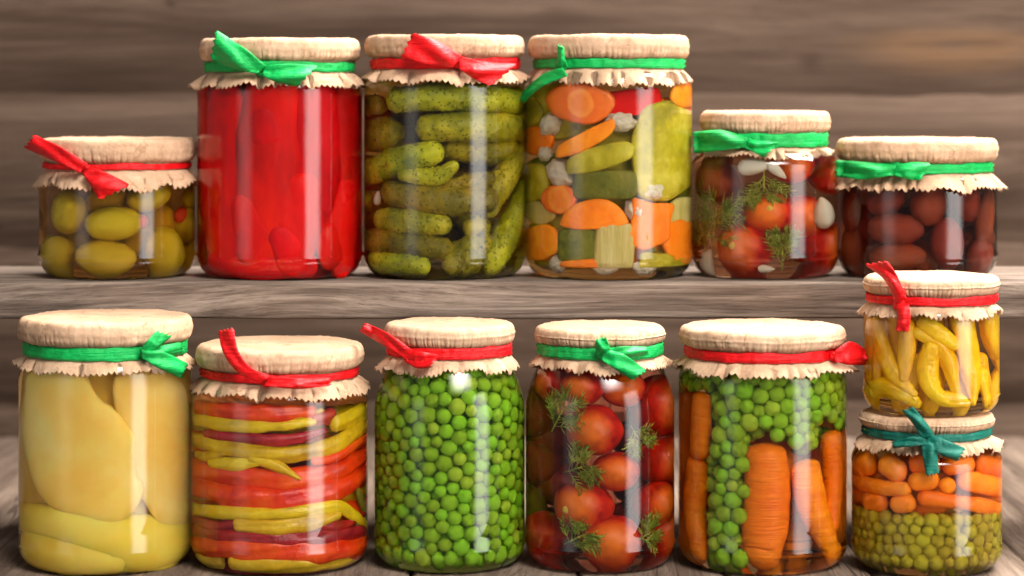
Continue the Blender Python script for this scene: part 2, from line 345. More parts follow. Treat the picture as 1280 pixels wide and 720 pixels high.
def cover(J):
    """kraft paper folded over the lid, gathered under the ribbon, pinked edge"""
    sd = rnd.uniform(0, 50)
    T = 480; teeth = 96
    rr = J.rn + .0013
    rl, zt = J.rl, J.top
    prof = [(0, zt, 0)]
    for k in range(1, 9): prof.append(((rl - .0042) * k / 8, zt + (.0007 if k < 7 else .0004), 0))
    for k in range(1, 8):
        a = PI / 2 * k / 7; prof.append((rl - .0042 + .0042 * math.sin(a), zt - .0042 + .0046 * math.cos(a), 0))
    zr = J.rib + J.ribh * .5 + .0006
    zl = max(zr + .0045, zr + (zt - zr) * .34)            # where the roll turns in under the lid
    for k in range(1, 5):
        f = k / 4; prof.append((rl + .0005 * math.sin(PI * f), zt - .0042 + (zl - (zt - .0042)) * f, .15))
    for k in range(1, 7):
        a = PI / 2 * k / 6; prof.append((rr + .0008 + (rl - rr - .0008) * math.cos(a), zl - (zl - zr) * math.sin(a), .2))
    prof.append((rr, J.rib, .25)); prof.append((rr, J.rib - J.ribh * .5, .35))
    ns = 9
    skirt_rows = []
    for k in range(1, ns + 1):
        f = k / ns
        prof.append((rr + (rl + J.skirt_out * .55 - rr) * (f ** .8), J.rib - J.ribh * .5 + (J.skirt - (J.rib - J.ribh * .5)) * f, 10 + f))
    # pleats: irregular set of folds round the skirt
    folds = []; a = 0
    while a < 2 * PI - .08:
        w = rnd.choice([rnd.uniform(.10, .22), rnd.uniform(.25, .75)]); folds.append((a, min(w, 2 * PI - a), rnd.uniform(.35, 1.0))); a += w
    def pleat(th):
        th %= 2 * PI
        for a0, w, h in folds:
            if a0 <= th < a0 + w:
                s = (th - a0) / w
                return h * (1 - abs(2 * s - 1) ** 2.6) * (0.55 + .9 * s)
        return .3
    vs, fs, rings = [], [], []
    for i, (r, z, w) in enumerate(prof):
        if r == 0: rings.append([0]); vs.append((0, 0, z)); continue
        b = len(vs); rings.append(list(range(b, b + T)))
        for k in range(T):
            th = 2 * PI * k / T; c, s = math.cos(th), math.sin(th)
            R_, Z_ = r, z
            p = (c * r, s * r, z)
            if w < 10:
                cr = (1 - min(1, abs(n3(p, 95, sd)) * 5)) ** 2
                am = min(1, r / rl) * .0003 + .00006
                Z_ += n3(p, 55, sd) * am * 2.0 + cr * am * .9
                if w > 0 or i > 9:
                    vc = noise.noise(Vector((c * 6.5 + sd, s * 6.5, z * 40)))
                    vf = noise.noise(Vector((c * 22 + sd, s * 22, z * 90)))
                    v3 = n3(p, 130, sd + 3)
                    R_ += vc * .00035 + vf * .00016 + v3 * .0004 - (max(0, 1 - abs(vc) * 12) ** 2) * .0005 * max(0, 1 - (Z_ - zr) / .012)
                fb = max(0, min(1, (zl + .0035 - Z_) / (zl + .0035 - zr + 1e-6)))
                if i > 9 and Z_ > zr - .0005:
                    gv = noise.noise(Vector((c * 15 + sd, s * 15, 2.0))); R_ -= max(0, 1 - abs(gv) * 5) ** 2 * .0015 * fb
                if w > .15: R_ += max(0, pleat(th) - .3) * .0009
            else:
                f = w - 10
                pl = pleat(th); lowf = noise.noise(Vector((c * 1.6 + sd, s * 1.6, 3.0)))
                R_ += (pl - .45) * .0060 * f + lowf * .0036 * f
                Z_ += (-lowf * .0030 + .0026 * (pl - .4) + noise.noise(Vector((c * 5 + sd, s * 5, 9))) * .0030) * f
                R_ += noise.noise(Vector((c * 30, s * 30, f * 2 + sd))) * .0005 * f
                if f > .999:
                    tz = abs(((k * teeth / T) % 1) * 2 - 1)
                    Z_ += (tz - .5) * .0023; R_ -= (tz - .5) * .0008
                elif f > .85: Z_ -= .0002
            vs.append((c * R_, s * R_, Z_))
    for a, b in zip(rings, rings[1:]):
        for k in range(T):
            k2 = (k + 1) % T
            fs.append((a[0], b[k], b[k2]) if len(a) == 1 else (a[k], b[k], b[k2], a[k2]))
    me = mesh_from('paper_cover', vs, fs)
    o = link('paper_cover', me, M['paper'], J.root)
    md = o.modifiers.new('thickness', 'SOLIDIFY'); md.thickness = .00035; md.offset = 0
    J.pleat_seed = sd
    # ribbon band: closed loop with soft folds
    vs, fs = [], []; T = 160
    zc = J.rib; hh = J.ribh * .5
    secs = [(-1, .0), (-.92, .0006), (-.5, .0011), (0, .0008), (.5, .0012), (.92, .0006), (1, 0), (.5, -.0003), (-.5, -.0003)]
    for k in range(T):
        th = 2 * PI * k / T; c, s = math.cos(th), math.sin(th)
        wv = noise.noise(Vector((c * 2.2 + sd, s * 2.2, 1))); w2 = noise.noise(Vector((c * 7 + sd, s * 7, 5)))
        for q, (h, off) in enumerate(secs):
            pinch = 1 + .22 * wv + .14 * w2
            r = rr + .0015 + off + .0005 * math.sin(h * 7 + wv * 9 + k * .05) + .0004 * math.sin(h * 13 - w2 * 8 + sd) + .0006 * noise.noise(Vector((c * 9, s * 9, h * 1.5 + sd)))
            vs.append((c * r, s * r, zc + hh * h * pinch + wv * .0007))
    Q = len(secs)
    for k in range(T):
        for q in range(Q):
            fs.append((k * Q + q, ((k + 1) % T) * Q + q, ((k + 1) % T) * Q + (q + 1) % Q, k * Q + (q + 1) % Q))
    J.band = link('ribbon', mesh_from('ribbon', vs, fs), J.ribbon, J.root)
    J.rr = rr + .002

def knot(J, px, py, rx, ry, rz=None):
    """small bulging knot at picture position, sub-part of the ribbon"""
    x = wx(px, J.y - J.rr) - J.x
    x = max(-J.rr, min(J.rr, x)); y = -math.sqrt(max(0, J.rr ** 2 - x * x))
    z = wz(py, J.y + y) - J.base
    bm = bmesh.new(); bmesh.ops.create_icosphere(bm, subdivisions=4, radius=1)
    for v in bm.verts:
        p = v.co.copy(); f = 1 + .16 * noise.noise(p * 2.3 + Vector((px, 0, 0))) + .10 * math.sin(p.z * 5 + p.x * 3)
        v.co = Vector((p.x * rx * J.u * f, p.y * min(rx, ry) * J.u * .75 * f, p.z * ry * J.u * f))
    me = bpy.data.meshes.new('knot'); bm.to_mesh(me); bm.free()
    me.polygons.foreach_set('use_smooth', [True] * len(me.polygons))
    n = Vector((x, y, 0)).normalized()
    o = link('knot', me, J.ribbon, J.band, Vector((x, y, z)) + n * .0012)
    o.rotation_euler = (0, 0, math.atan2(x, -y) if False else math.atan2(n.x, -n.y))
    return o
def tail(J, pairs, lift=.004, fold=1.0, name='ribbon_tail', curl=0.0):
    """a loose end of ribbon between two edge lines (given by their picture positions on the jar's front), with real depth, folds and thickness"""
    Lp = catmull([(a[0], a[1], 0) for a, b in pairs], 30); Rp = catmull([(b[0], b[1], 0) for a, b in pairs], 30)
    vs, fs = [], []; A = 9
    sd = pairs[0][0][0] * .37
    for i, (l, r) in enumerate(zip(Lp, Rp)):
        t = i / 29
        for j in range(A):
            s = j / (A - 1); p = l.lerp(r, s)
            if i == 29:                                   # pinked end
                q = (Lp[-1] - Lp[-4]).lerp(Rp[-1] - Rp[-4], s).normalized(); p = p + q * (2.2 if j % 2 else -1.2)
            z0 = wz(p.y, J.y - J.rl) - J.base
            R_ = max(J.rr + .001, J.rl + .001) + lift * (.35 + .65 * min(1, t * 2.2))
            if z0 < J.rib - J.ribh * .5: R_ = max(R_, J.rl + J.skirt_out + .0012)
            dx = wx(p.x, J.y - J.rl) - J.x
            if abs(dx) < R_: yy = -math.sqrt(R_ * R_ - dx * dx)
            else: yy = 0
            yy = min(yy, -R_ * .28)
            yy += (math.sin(s * PI) * -.0022 + .0016 * math.sin(s * 7 + t * 5 + sd)) * fold * min(1, t * 3) + .0035 * curl * t * t + .0012 * noise.noise(Vector((t * 4 + sd, s * 2, 0)))
            X = wx(p.x, J.y + yy) - J.x; Z = wz(p.y, J.y + yy) - J.base
            vs.append((X, yy, Z))
    for i in range(29):
        for j in range(A - 1): fs.append((i * A + j, (i + 1) * A + j, (i + 1) * A + j + 1, i * A + j + 1))
    o = link(name, mesh_from(name, vs, fs), J.ribbon, J.band)
    md = o.modifiers.new('thickness', 'SOLIDIFY'); md.thickness = .0006; md.offset = 0
    return o

# ------------------------------------------------------------------ contents
def on_glass(J, px, py, r, inset=0.0):
    """world point inside jar J near its front wall, r = clearance in metres"""
    y = J.y - J.R * .8
    for _ in range(6):
        z = wz(py, y); zl = max(z - J.base, .004)
        rad = max(.002, J.rin(min(zl, J.top)) - r)
        dx = wx(px, y) - J.x
        dx = max(-rad, min(rad, dx))
        y = J.y - math.sqrt(max(0, rad * rad - dx * dx)) + inset
    n = Vector((dx, -math.sqrt(max(0, rad * rad - dx * dx)), 0))
    n = n.normalized() if n.length > 1e-6 else Vector((0, -1, 0))
    z = max(z, J.base + .0058 + r * .85)
    return Vector((J.x + dx, y, z)), n
SHAPES = {}
def blob_mesh(key, fn, sub=4):
    if key not in SHAPES:
        bm = bmesh.new(); bmesh.ops.create_icosphere(bm, subdivisions=sub, radius=1)
        for v in bm.verts: v.co = fn(v.co.copy().normalized())
        me = bpy.data.meshes.new(key); bm.to_mesh(me); bm.free()
        me.polygons.foreach_set('use_smooth', [True] * len(me.polygons))
        SHAPES[key] = me
    return SHAPES[key]
def frame(n, ang):
    up = Vector((0, 0, 1)); t = up.cross(n).normalized()      # t points to picture right for a front-facing n
    if t.x < 0: t = -t
    a = t * math.cos(ang) + up * math.sin(ang)
    b = n.cross(a).normalized()
    return a, b
def blob(J, name, label, cat, shape, mat, px, py, a, b, ang=0, depth=None, inset=0.0, group=None, tilt=0.0):
    """an ellipsoid-like piece: half sizes a (along ang) and b in picture pixels"""
    a_, b_ = a * J.u, b * J.u; d_ = (depth * J.u) if depth else min(a_, b_)
    p, n = on_glass(J, px, py, d_ * 1.0, inset)
    va, vb = frame(n, math.radians(ang))
    o = link(name, shape, None)
    if not shape.materials: shape.materials.append(mat)
    elif shape.materials[0] != mat:
        o.data = shape.copy(); o.data.materials[0] = mat
    # local x = long axis, y = outward normal, z = other
    m = Matrix((va * a_, n * d_, vb * b_)).transposed().to_4x4()
    m.translation = p
    if tilt: m = m @ Matrix.Rotation(math.radians(tilt), 4, 'X')
    o.matrix_world = m
    return tag(o, label, cat, group)
def wrap_points(J, pts, flat=1.0, inset=0.0, n=30):
    rows = catmull([(p[0], p[1], p[2]) for p in pts], n)
    out = []
    for q in rows:
        r = max(.0004, q.z * J.u)
        p, nn = on_glass(J, q.x, q.y, r * flat, inset)
        out.append((p, nn, r))
    return out
def tube(J, name, label, cat, mat, pts, flat=1.0, inset=0.0, rings=34, seg=22, amp=.06, freq=160, bump=0.0, bfreq=500, cap=1.0, cap_end=None, group=None, squash=None, dent=0.0):
    """a long piece lying along picture points (x, y, half width) on the inside of the jar"""
    W = wrap_points(J, pts, flat, inset, rings)
    P = [w[0] for w in W]; L = [0]
    for a, b in zip(P, P[1:]): L.append(L[-1] + (b - a).length)
    tot = L[-1]; c0 = W[0][2] * cap; c1 = W[-1][2] * (cap_end if cap_end is not None else cap)
    cen = P[len(P) // 2].copy(); sd = rnd.uniform(0, 99)
    # resample with denser caps
    stations = []
    for k in range(7): stations.append(-c0 * math.cos(PI / 2 * k / 7))
    stations += [tot * k / (rings - 1) for k in range(rings)]
    for k in range(1, 8): stations.append(tot + c1 * math.sin(PI / 2 * k / 7))
    def at(s):
        s_ = min(max(s, 0), tot); k = 0
        while k < len(L) - 2 and L[k + 1] < s_: k += 1
        f = (s_ - L[k]) / max(1e-9, L[k + 1] - L[k]); f = min(1, max(0, f))
        p = P[k].lerp(P[k + 1], f); nn = W[k][1].lerp(W[k + 1][1], f).normalized(); r = W[k][2] + (W[k + 1][2] - W[k][2]) * f
        k2 = min(k + 1, len(P) - 1); t = (P[k2] - P[max(k, 0)])
        a_, b_ = P[max(k - 1, 0)], P[min(k + 2, len(P) - 1)]; t = (b_ - a_).normalized()
        if s < 0: p = p + t * s; r *= math.sqrt(max(0, 1 - (s / c0) ** 2)) if c0 > 0 else 1
        if s > tot: p = p + t * (s - tot); r *= math.sqrt(max(0, 1 - ((s - tot) / c1) ** 2)) if c1 > 0 else 1
        return p, nn, r, t
    vs, fs, rg = [], [], []
    for i, s in enumerate(stations):
        p, nn, r, t = at(s); b = t.cross(nn).normalized(); nn = b.cross(t).normalized()
        if i in (0, len(stations) - 1):
            rg.append([len(vs)]); vs.append(p - cen); continue
        rg.append(list(range(len(vs), len(vs) + seg)))
        for k in range(seg):
            th = 2 * PI * k / seg
            d = nn * math.cos(th) * flat + b * math.sin(th)
            q = p + d * r
            f = 1 + amp * n3(q, freq, sd) + amp * .6 * n3(q, freq * .4, sd + 9)
            if bump: f += bump * max(0, n3(q, bfreq, sd + 4)) ** 2 * 3
            if dent: f -= dent * max(0, math.cos(th * 3 + sd + s * 60)) ** 3
            vs.append(p + d * r * f - cen)
    for a, b in zip(rg, rg[1:]):
        for k in range(seg):
            k2 = (k + 1) % seg
            if len(a) == 1: fs.append((a[0], b[k], b[k2]))
            elif len(b) == 1: fs.append((a[k], b[0], a[k2]))
            else: fs.append((a[k], b[k], b[k2], a[k2]))
    o = link(name, mesh_from(name, vs, fs), mat, None, cen)
    if label: tag(o, label, cat, group)
    o['_tip'] = 0; del o['_tip']
    return o
def slab(J, name, label, cat, mat, outline, thick, px, py, ang=0, inset=0.0, bend=True, lump=.08, group=None, rim=None):
    """a cut slice: closed outline (pixels, relative) given thickness, rounded edge, following the jar wall"""
    th = thick * J.u; n_ = len(outline)
    pc, nn = on_glass(J, px, py, th * .5, inset)
    dense = []
    outline = [(x * 1.1, y * 1.12) for x, y in outline] if J.key == 'mixed_vegetables' else outline
    for i in range(n_):
        a, b = outline[i], outline[(i + 1) % n_]
        for k in range(5): dense.append((a[0] + (b[0] - a[0]) * k / 5, a[1] + (b[1] - a[1]) * k / 5))
    ca, sa = math.cos(math.radians(ang)), math.sin(math.radians(ang)); sd = rnd.uniform(0, 99)
    # soften the outline
    for _ in range(2): dense = [((dense[i - 1][0] + 2 * dense[i][0] + dense[(i + 1) % len(dense)][0]) / 4, (dense[i - 1][1] + 2 * dense[i][1] + dense[(i + 1) % len(dense)][1]) / 4) for i in range(len(dense))]
    prof = [(0, 1), (.3, 1), (.6, 1), (.85, .98), (.95, .85), (1, .45), (1, -.45), (.95, -.85), (.6, -1), (0, -1)]
    vs, fs, rg = [], [], []
    up = Vector((0, 0, 1))
    def pt(x, y, h):
        X, Y = x * ca - y * sa, x * sa + y * ca
        p, n2 = on_glass(J, px + X, py - Y, th * .5, inset)
        if not bend:
            t, _ = frame(nn, 0); p = pc + t * X * J.u + up * Y * J.u; n2 = nn
        return p + n2 * h * th * .5 - pc
    for f, h in prof:
        if f == 0: rg.append([len(vs)]); vs.append(pt(0, 0, h)); continue
        rg.append(list(range(len(vs), len(vs) + len(dense))))
        for (x, y) in dense:
            q = pt(x * f, y * f, h); vs.append(q + nn * lump * th * n3(q, 260, sd))
    D = len(dense)
    for a, b in zip(rg, rg[1:]):
        for k in range(D):
            k2 = (k + 1) % D
            if len(a) == 1: fs.append((a[0], b[k], b[k2]))
            elif len(b) == 1: fs.append((a[k], b[0], a[k2]))
            else: fs.append((a[k], b[k], b[k2], a[k2]))
    o = link(name, mesh_from(name, vs, fs), mat, None, pc)
    return tag(o, label, cat, group)
def disc_outline(rx, ry, n=18, wob=.05, a0=0, a1=2 * PI):
    k = rnd.uniform(0, 9)
    return [(rx * math.cos(a) * (1 + wob * math.sin(3 * a + k)), ry * math.sin(a) * (1 + wob * math.sin(4 * a + k))) for a in (a0 + (a1 - a0) * i / n for i in range(n + (0 if a1 - a0 > 6.2 else 1)))]
def box_outline(w, h, sk=0): return [(-w, -h), (0, -h * 1.06), (w, -h * .95), (w + sk, 0), (w * .97 + sk, h), (0, h * 1.04), (-w + sk, h * .97), (-w * 1.03, 0)]

def dill(J, label, px, py, size, seed, spread=1.0, inset=.0, ang=90, group='dill sprigs in the jars'):
    """feathery sprig: a stalk with fine side shoots and needles, one mesh"""
    r_ = random.Random(seed); pc, nn = on_glass(J, px, py, .004, inset); t, _ = frame(nn, 0); up = Vector((0, 0, 1))
    vs, fs = [], []
    def needle(p, d, l, w):
        a = d.cross(Vector((.3, .5, .8))).normalized(); b = d.cross(a).normalized()
        base = len(vs); m = p + d * l * .5
        for c, ww in ((p, w * .7), (m, w)):
            for k in range(3): vs.append(c + (a * math.cos(2.1 * k) + b * math.sin(2.1 * k)) * ww)
        vs.append(p + d * l)
        for k in range(3):
            k2 = (k + 1) % 3; fs.append((base + k, base + k2, base + 3 + k2, base + 3 + k)); fs.append((base + 3 + k, base + 3 + k2, base + 6))
        fs.append((base + 2, base + 1, base))
    def vec(a, e): return (t * math.cos(a) + up * math.sin(a) + nn * e).normalized()
    s = size * J.u; A = math.radians(ang)
    p = Vector((0, 0, 0)) - vec(A, 0) * s * .6; needle(p, vec(A, 0), s * 1.2, .0007)
    for k in range(7):
        q = p + vec(A, 0) * s * (.25 + .13 * k)
        for side in (-1, 1):
            a = A + side * r_.uniform(.4, 1.1) * spread; d = vec(a, r_.uniform(-.25, .35)); l = s * r_.uniform(.65, 1.1) * (1.15 - k * .07)
            needle(q, d, l, .00042)
            for j in range(6):
                qq = q + d * l * (.25 + .14 * j)
                for s2 in (-1, 1):
                    a2 = a + s2 * r_.uniform(.4, .9); d2 = vec(a2, r_.uniform(-.4, .5))
                    needle(qq, d2, s * r_.uniform(.26, .50), r_.uniform(.00032, .00048))
    out = []
    for v in vs:      # stay inside the glass
        w = v + pc; dx, dy = w.x - J.x, w.y - J.y; rad = math.hypot(dx, dy); lim = J.rin(max(.004, w.z - J.base)) - .0006
        if rad > lim: dx, dy = dx * lim / rad, dy * lim / rad
        w = Vector((J.x + dx, J.y + dy, max(w.z, J.base + .0065))); out.append(w - pc)
    me = mesh_from('dill_sprig', out, fs, recalc=False)
    return tag(link('dill_sprig', me, M['dill'], None, pc), label, 'dill', group)

def pack(J, r, z0, z1, count, seed, keep=None, th=1.75, layers=2.3, iters=160, shrink=.985):
    """loose packing of balls behind the front wall; returns world points with their distance from the wall"""
    g = np.random.RandomState(seed)
    an = g.uniform(-th, th, count); zz = g.uniform(z0, z1, count); dep = g.uniform(0, layers * 2 * r, count)
    ri = np.array([J.rin(z) for z in np.linspace(0, J.top, 200)])
    rv = r * g.choice([.80, .9, 1.0, 1.06, 1.14], count)
    rin = lambda z: np.interp(z, np.linspace(0, J.top, 200), ri) - rv
    R0 = np.maximum(.004, rin(zz) - dep)
    P = np.stack([R0 * np.sin(an), -R0 * np.cos(an), zz], 1)
    for it in range(iters):
        d = P[:, None] - P[None]; q = np.sqrt((d ** 2).sum(2)) + np.eye(count) * 9 + 1e-9
        ov = np.maximum(0, (rv[:, None] + rv[None]) * shrink - q) * .28
        P += (d / q[..., None] * ov[..., None]).sum(1)
        ro = np.hypot(P[:, 0], P[:, 1]); P[:, :2] *= (1 + .00035 * (it < iters * .8) / np.maximum(ro, .005))[:, None]
        ro = np.hypot(P[:, 0], P[:, 1]); lim = rin(P[:, 2]); f = np.minimum(1, lim / np.maximum(ro, 1e-6)); P[:, :2] *= f[:, None]
        inn = np.maximum(.003, rin(P[:, 2]) - layers * 2 * r); ro = np.hypot(P[:, 0], P[:, 1]); f = np.maximum(1, inn / np.maximum(ro, 1e-6)); P[:, :2] *= f[:, None]
        P[:, 2] = np.clip(P[:, 2], z0, z1)
    dw = rin(P[:, 2]) - np.hypot(P[:, 0], P[:, 1])
    return np.concatenate([P + np.array([J.x, J.y, J.base]), rv[:, None]], 1), dw
def project(p):
    d = p[1] - CAMY; return CX + p[0] / d * F, HY + (ZC - p[2]) / d * F
PEA = []
for k in range(4):
    def fn(p, k=k):
        f = 1 + .05 * noise.noise(p * 1.7 + Vector((k * 3.1, 0, 0))) - .20 * max(0, noise.noise(p * 2.6 + Vector((0, k * 5.3, 1)))) ** 1.5
        return p * f
    PEA.append(blob_mesh('pea_shape_%d' % k, fn, 3))
def peas(J, name, mat, pts, r, label, cat, group, limit=999):
    meshes = []
    for m in PEA:
        c = m.copy(); c.materials.clear(); c.materials.append(mat); meshes.append(c)
    for k, p in enumerate(pts):
        o = link(name, meshes[k % 4], None, None, p[:3]); s = p[3] * rnd.uniform(.97, 1.03); o.scale = (s, s, s)
        o.rotation_euler = (rnd.uniform(0, 6), rnd.uniform(0, 6), rnd.uniform(0, 6)); tag(o, label, cat, group)
def pea_mass(name, mat, pts, r):
    vs, fs = [], []
    src = bmesh.new(); bmesh.ops.create_icosphere(src, subdivisions=2, radius=r); sv = [v.co.copy() for v in src.verts]; sf = [tuple(v.index for v in f.verts) for f in src.faces]; src.free()
    for p in pts:
        b = len(vs); vs += [Vector(p[:3]) + v * (p[3] / r) for v in sv]; fs += [tuple(i + b for i in f) for f in sf]
    o = link(name, mesh_from(name, vs, fs, recalc=False), mat); o['kind'] = 'stuff'; return o

# ================================================================== THE SETTING
def extrude_profile(name, prof, xs, axis, mat, amp=.0006, close=False):
    vs, fs = [], []; n = len(prof)
    for x in xs:
        for (a, b) in prof:
            w = amp * noise.noise(Vector((x * 9, a * 30, b * 60))) + amp * .5 * noise.noise(Vector((x * 40, a * 90, b * 120)))
            vs.append((x, a + w, b + w * .7) if axis == 0 else (a + w, x, b + w))
    for i in range(len(xs) - 1):
        for k in range(n if close else n - 1):
            fs.append((i * n + k, (i + 1) * n + k, (i + 1) * n + (k + 1) % n, i * n + (k + 1) % n))
    if close: fs += [tuple(range(n)), tuple(range((len(xs) - 1) * n, len(xs) * n))]
    me = mesh_from(name, vs, fs)
    return link(name, me, mat)
# tabletop: boards running away from the camera, one joined surface with grooves
TABLE_FRONT, WALL_Y = -.125, .56
prof = []; x = -.92
while x < .92:
    w = rnd.uniform(.085, .12)
    prof += [(x, -.006), (x + .0012, -.0012), (x + .004, 0), (x + w * .5, .0004), (x + w - .004, 0), (x + w - .0012, -.0012), (x + w - .0002, -.006)]; x += w
tab = extrude_profile('tabletop', prof, [TABLE_FRONT + (WALL_Y - TABLE_FRONT) * k / 40 for k in range(41)], 1,
                      wood_mat('tabletop_wood', (.05, .033, .024), (.125, .087, .064), (.25, .185, .14), 1, 1.0), .0004)
md = tab.modifiers.new('thickness', 'SOLIDIFY'); md.thickness = .025; md.offset = -1 if True else 1
tab.location.z = -.0006
tab['kind'] = 'structure'
# wall of horizontal boards
prof = []; edges = [-.30, -.17, -.04, .028, .158, .283, .405, .53, .68, .85]
for a, b in zip(edges, edges[1:]):
    prof += [(WALL_Y + .007, a + .0003), (WALL_Y + .0015, a + .0012), (WALL_Y, a + .004), (WALL_Y - .0005, (a + b) / 2), (WALL_Y, b - .004), (WALL_Y + .0015, b - .0012), (WALL_Y + .007, b - .0003)]
wall = extrude_profile('plank_wall', prof, [-1.2 + 2.4 * k / 60 for k in range(61)], 0,
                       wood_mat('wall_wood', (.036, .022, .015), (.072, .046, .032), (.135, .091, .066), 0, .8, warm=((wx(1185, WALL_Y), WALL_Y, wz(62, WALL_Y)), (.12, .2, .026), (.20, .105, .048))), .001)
md = wall.modifiers.new('thickness', 'SOLIDIFY'); md.thickness = .02; md.offset = 1
tag(wall, 'weathered brown plank wall behind the shelf, out of focus', 'wall')
# shelf board: rounded, worn, slightly uneven
SF, SB, ST = .055, .195, .0232
prof = []
def corner(cy, cz, r, a0):
    for k in range(5):
        a = a0 + PI / 2 * k / 4; prof.append((cy + r * math.cos(a), cz + r * math.sin(a)))
r_ = .0022
prof.append((SF + .03, 0))
corner(SF + r_, -r_, r_, PI / 2)
for k in range(1, 5): prof.append((SF + .0003 * (k % 2), -r_ - (ST - 2 * r_) * k / 5))
corner(SF + r_, -ST + r_, r_, PI)
corner(SB - r_, -ST + r_, r_, 3 * PI / 2); corner(SB - r_, -r_, r_, 0)
prof.append((SB - .05, 0)); prof.append((SF + .07, 0))
shelf = extrude_profile('shelf_board', [(a, b) for a, b in prof], [-.75 + 1.5 * k / 260 for k in range(261)], 0,
                        wood_mat('shelf_wood', (.030, .021, .016), (.135, .098, .076), (.32, .25, .20), 0, 1.25, bstr=1.0, bdist=.003), .0008, True)
shelf.location.z = SHELF_Z - .0005
tag(shelf, 'long grey brown wooden shelf board carrying the upper row of six jars', 'shelf')

# ================================================================== THE JARS
U, Lw = ROW_Y, 0.0
J = jar('green_olives', 'short jar of green olives with red ribbon, at the left end of the shelf', 147, 97, U, SHELF_Z, 97, 170, 206, 232, 236, 'red', ((.84, .62, .07), 34), rib_w=8)
knot(J, 108, 211, 8, 6); tail(J, [((110, 205), (100, 216)), ((76, 184), (63, 199)), ((44, 169), (31, 185))], .005); tail(J, [((112, 208), (104, 218)), ((138, 218), (116, 236)), ((162, 231), (124, 249))], .004)
J = jar('red_peppers', 'tall jar packed with red peppers, green ribbon, second from left on the shelf', 350, 103, U, SHELF_Z, 99, 46, 84, 108, 120, 'green', ((.93, .035, .018), 44), rib_w=13, skirt_out=10)
knot(J, 330, 89, 9, 7); tail(J, [((333, 82), (322, 92)), ((305, 60), (290, 85)), ((271, 38), (264, 74))], .006, 1.4); tail(J, [((330, 82), (328, 95)), ((360, 80), (345, 102)), ((397, 82), (370, 108))], .004, 1.3)
J = jar('gherkins', 'tall jar of bumpy gherkins with wide red ribbon, third from left on the shelf', 556, 101, U, SHELF_Z, 99, 42, 80, 103, 118, 'red', ((.80, .64, .09), 34), rib_w=14)
knot(J, 576, 78, 9, 8); tail(J, [((578, 71), (566, 84)), ((550, 53), (534, 80)), ((517, 41), (501, 74))], .006, 1.4); tail(J, [((574, 70), (574, 86)), ((610, 78), (592, 98)), ((646, 80), (612, 107))], .004, 1.2)
J = jar('mixed_vegetables', 'tall jar of mixed carrot, cauliflower and green slices with green ribbon, on the shelf', 761, 104, U, SHELF_Z, 100, 42, 80, 106, 116, 'green', ((.90, .68, .16), 24), rib_w=12)
knot(J, 703, 82, 9, 8); tail(J, [((710, 84), (694, 84)), ((706, 72), (697, 70)), ((705, 60), (697, 57))], .003, .6); tail(J, [((703, 84), (710, 95)), ((680, 92), (686, 104)), ((660, 108), (668, 115)), ((648, 123), (656, 128))], .006, .5)
J = jar('shelf_tomatoes', 'small jar of tomatoes with dill and garlic, green ribbon, on the shelf', 956, 91, U, SHELF_Z, 81, 136, 174, 194, 205, 'green', ((.82, .52, .26), 28), rib_w=18, skirt_out=8)
knot(J, 934, 178, 10, 7); tail(J, [((934, 172), (932, 184)), ((903, 163), (900, 188)), ((867, 165), (868, 192))], .005, 1.4); tail(J, [((936, 174), (930, 184)), ((955, 177), (942, 190)), ((974, 178), (954, 196))], .004, 1.2)
J = jar('brown_olives', 'short jar of dark brown olives with green ribbon, right end of the shelf', 1146, 99, U, SHELF_Z, 99, 170, 208, 233, 236, 'green', ((.46, .16, .09), 34), rib_w=13, skirt_out=11)
knot(J, 1118, 213, 9, 6); tail(J, [((1120, 207), (1116, 219)), ((1085, 203), (1080, 224)), ((1045, 200), (1046, 221))], .004, 1.3); tail(J, [((1118, 207), (1116, 219)), ((1140, 203), (1136, 224)), ((1163, 204), (1150, 225))], .003, 1.2)

J = jar('pears', 'tall jar of large pale yellow pepper pieces, green ribbon, left end of the lower row', 132, 107, Lw, 0, 107, 392, 433, 457, 474, 'green', ((.97, .74, .20), 18), rib_w=16, skirt_out=5)
knot(J, 178, 441, 8, 7); tail(J, [((176, 436), (186, 444)), ((186, 424), (200, 432)), ((195, 414), (214, 421))], .005, .8); tail(J, [((176, 436), (178, 448)), ((205, 440), (198, 460)), ((234, 454), (226, 473))], .005, 1.1); tail(J, [((180, 436), (184, 446)), ((202, 432), (206, 444)), ((224, 428), (230, 440))], .0025, .6)
J = jar('striped_peppers', 'jar of layered red, orange and yellow peppers with red ribbon, second in the lower row', 350, 110, Lw, 0, 104, 426, 463, 485, 500, 'red', ((.82, .48, .06), 34), rib_w=11, skirt_out=13)
knot(J, 334, 477, 8, 6); tail(J, [((326, 479), (338, 470)), ((297, 465), (313, 459)), ((279, 440), (298, 438)), ((273, 415), (292, 411))], .006, .6); tail(J, [((334, 471), (330, 482)), ((372, 473), (372, 486)), ((412, 472), (412, 482))], .004, .8)
J = jar('peas', 'jar filled only with bright green peas, red ribbon, third in the lower row', 562, 94, Lw, 0, 81, 400, 435, 458, 512, 'red', ((.58, .78, .10), 34), rib_w=14, skirt_out=11, fill=462)
knot(J, 514, 446, 9, 7); tail(J, [((516, 438), (510, 452)), ((496, 424), (490, 438)), ((478, 413), (470, 426)), ((458, 404), (450, 414))], .006, .8); tail(J, [((512, 438), (506, 452)), ((528, 440), (520, 460)), ((548, 444), (536, 460))], .004, 1.0)
J = jar('lower_tomatoes', 'jar of dark red tomatoes with dill, green ribbon, fourth in the lower row', 750, 93, Lw, 0, 81, 404, 435, 456, 508, 'green', ((.80, .34, .16), 26), rib_w=15, skirt_out=7, fill=462)
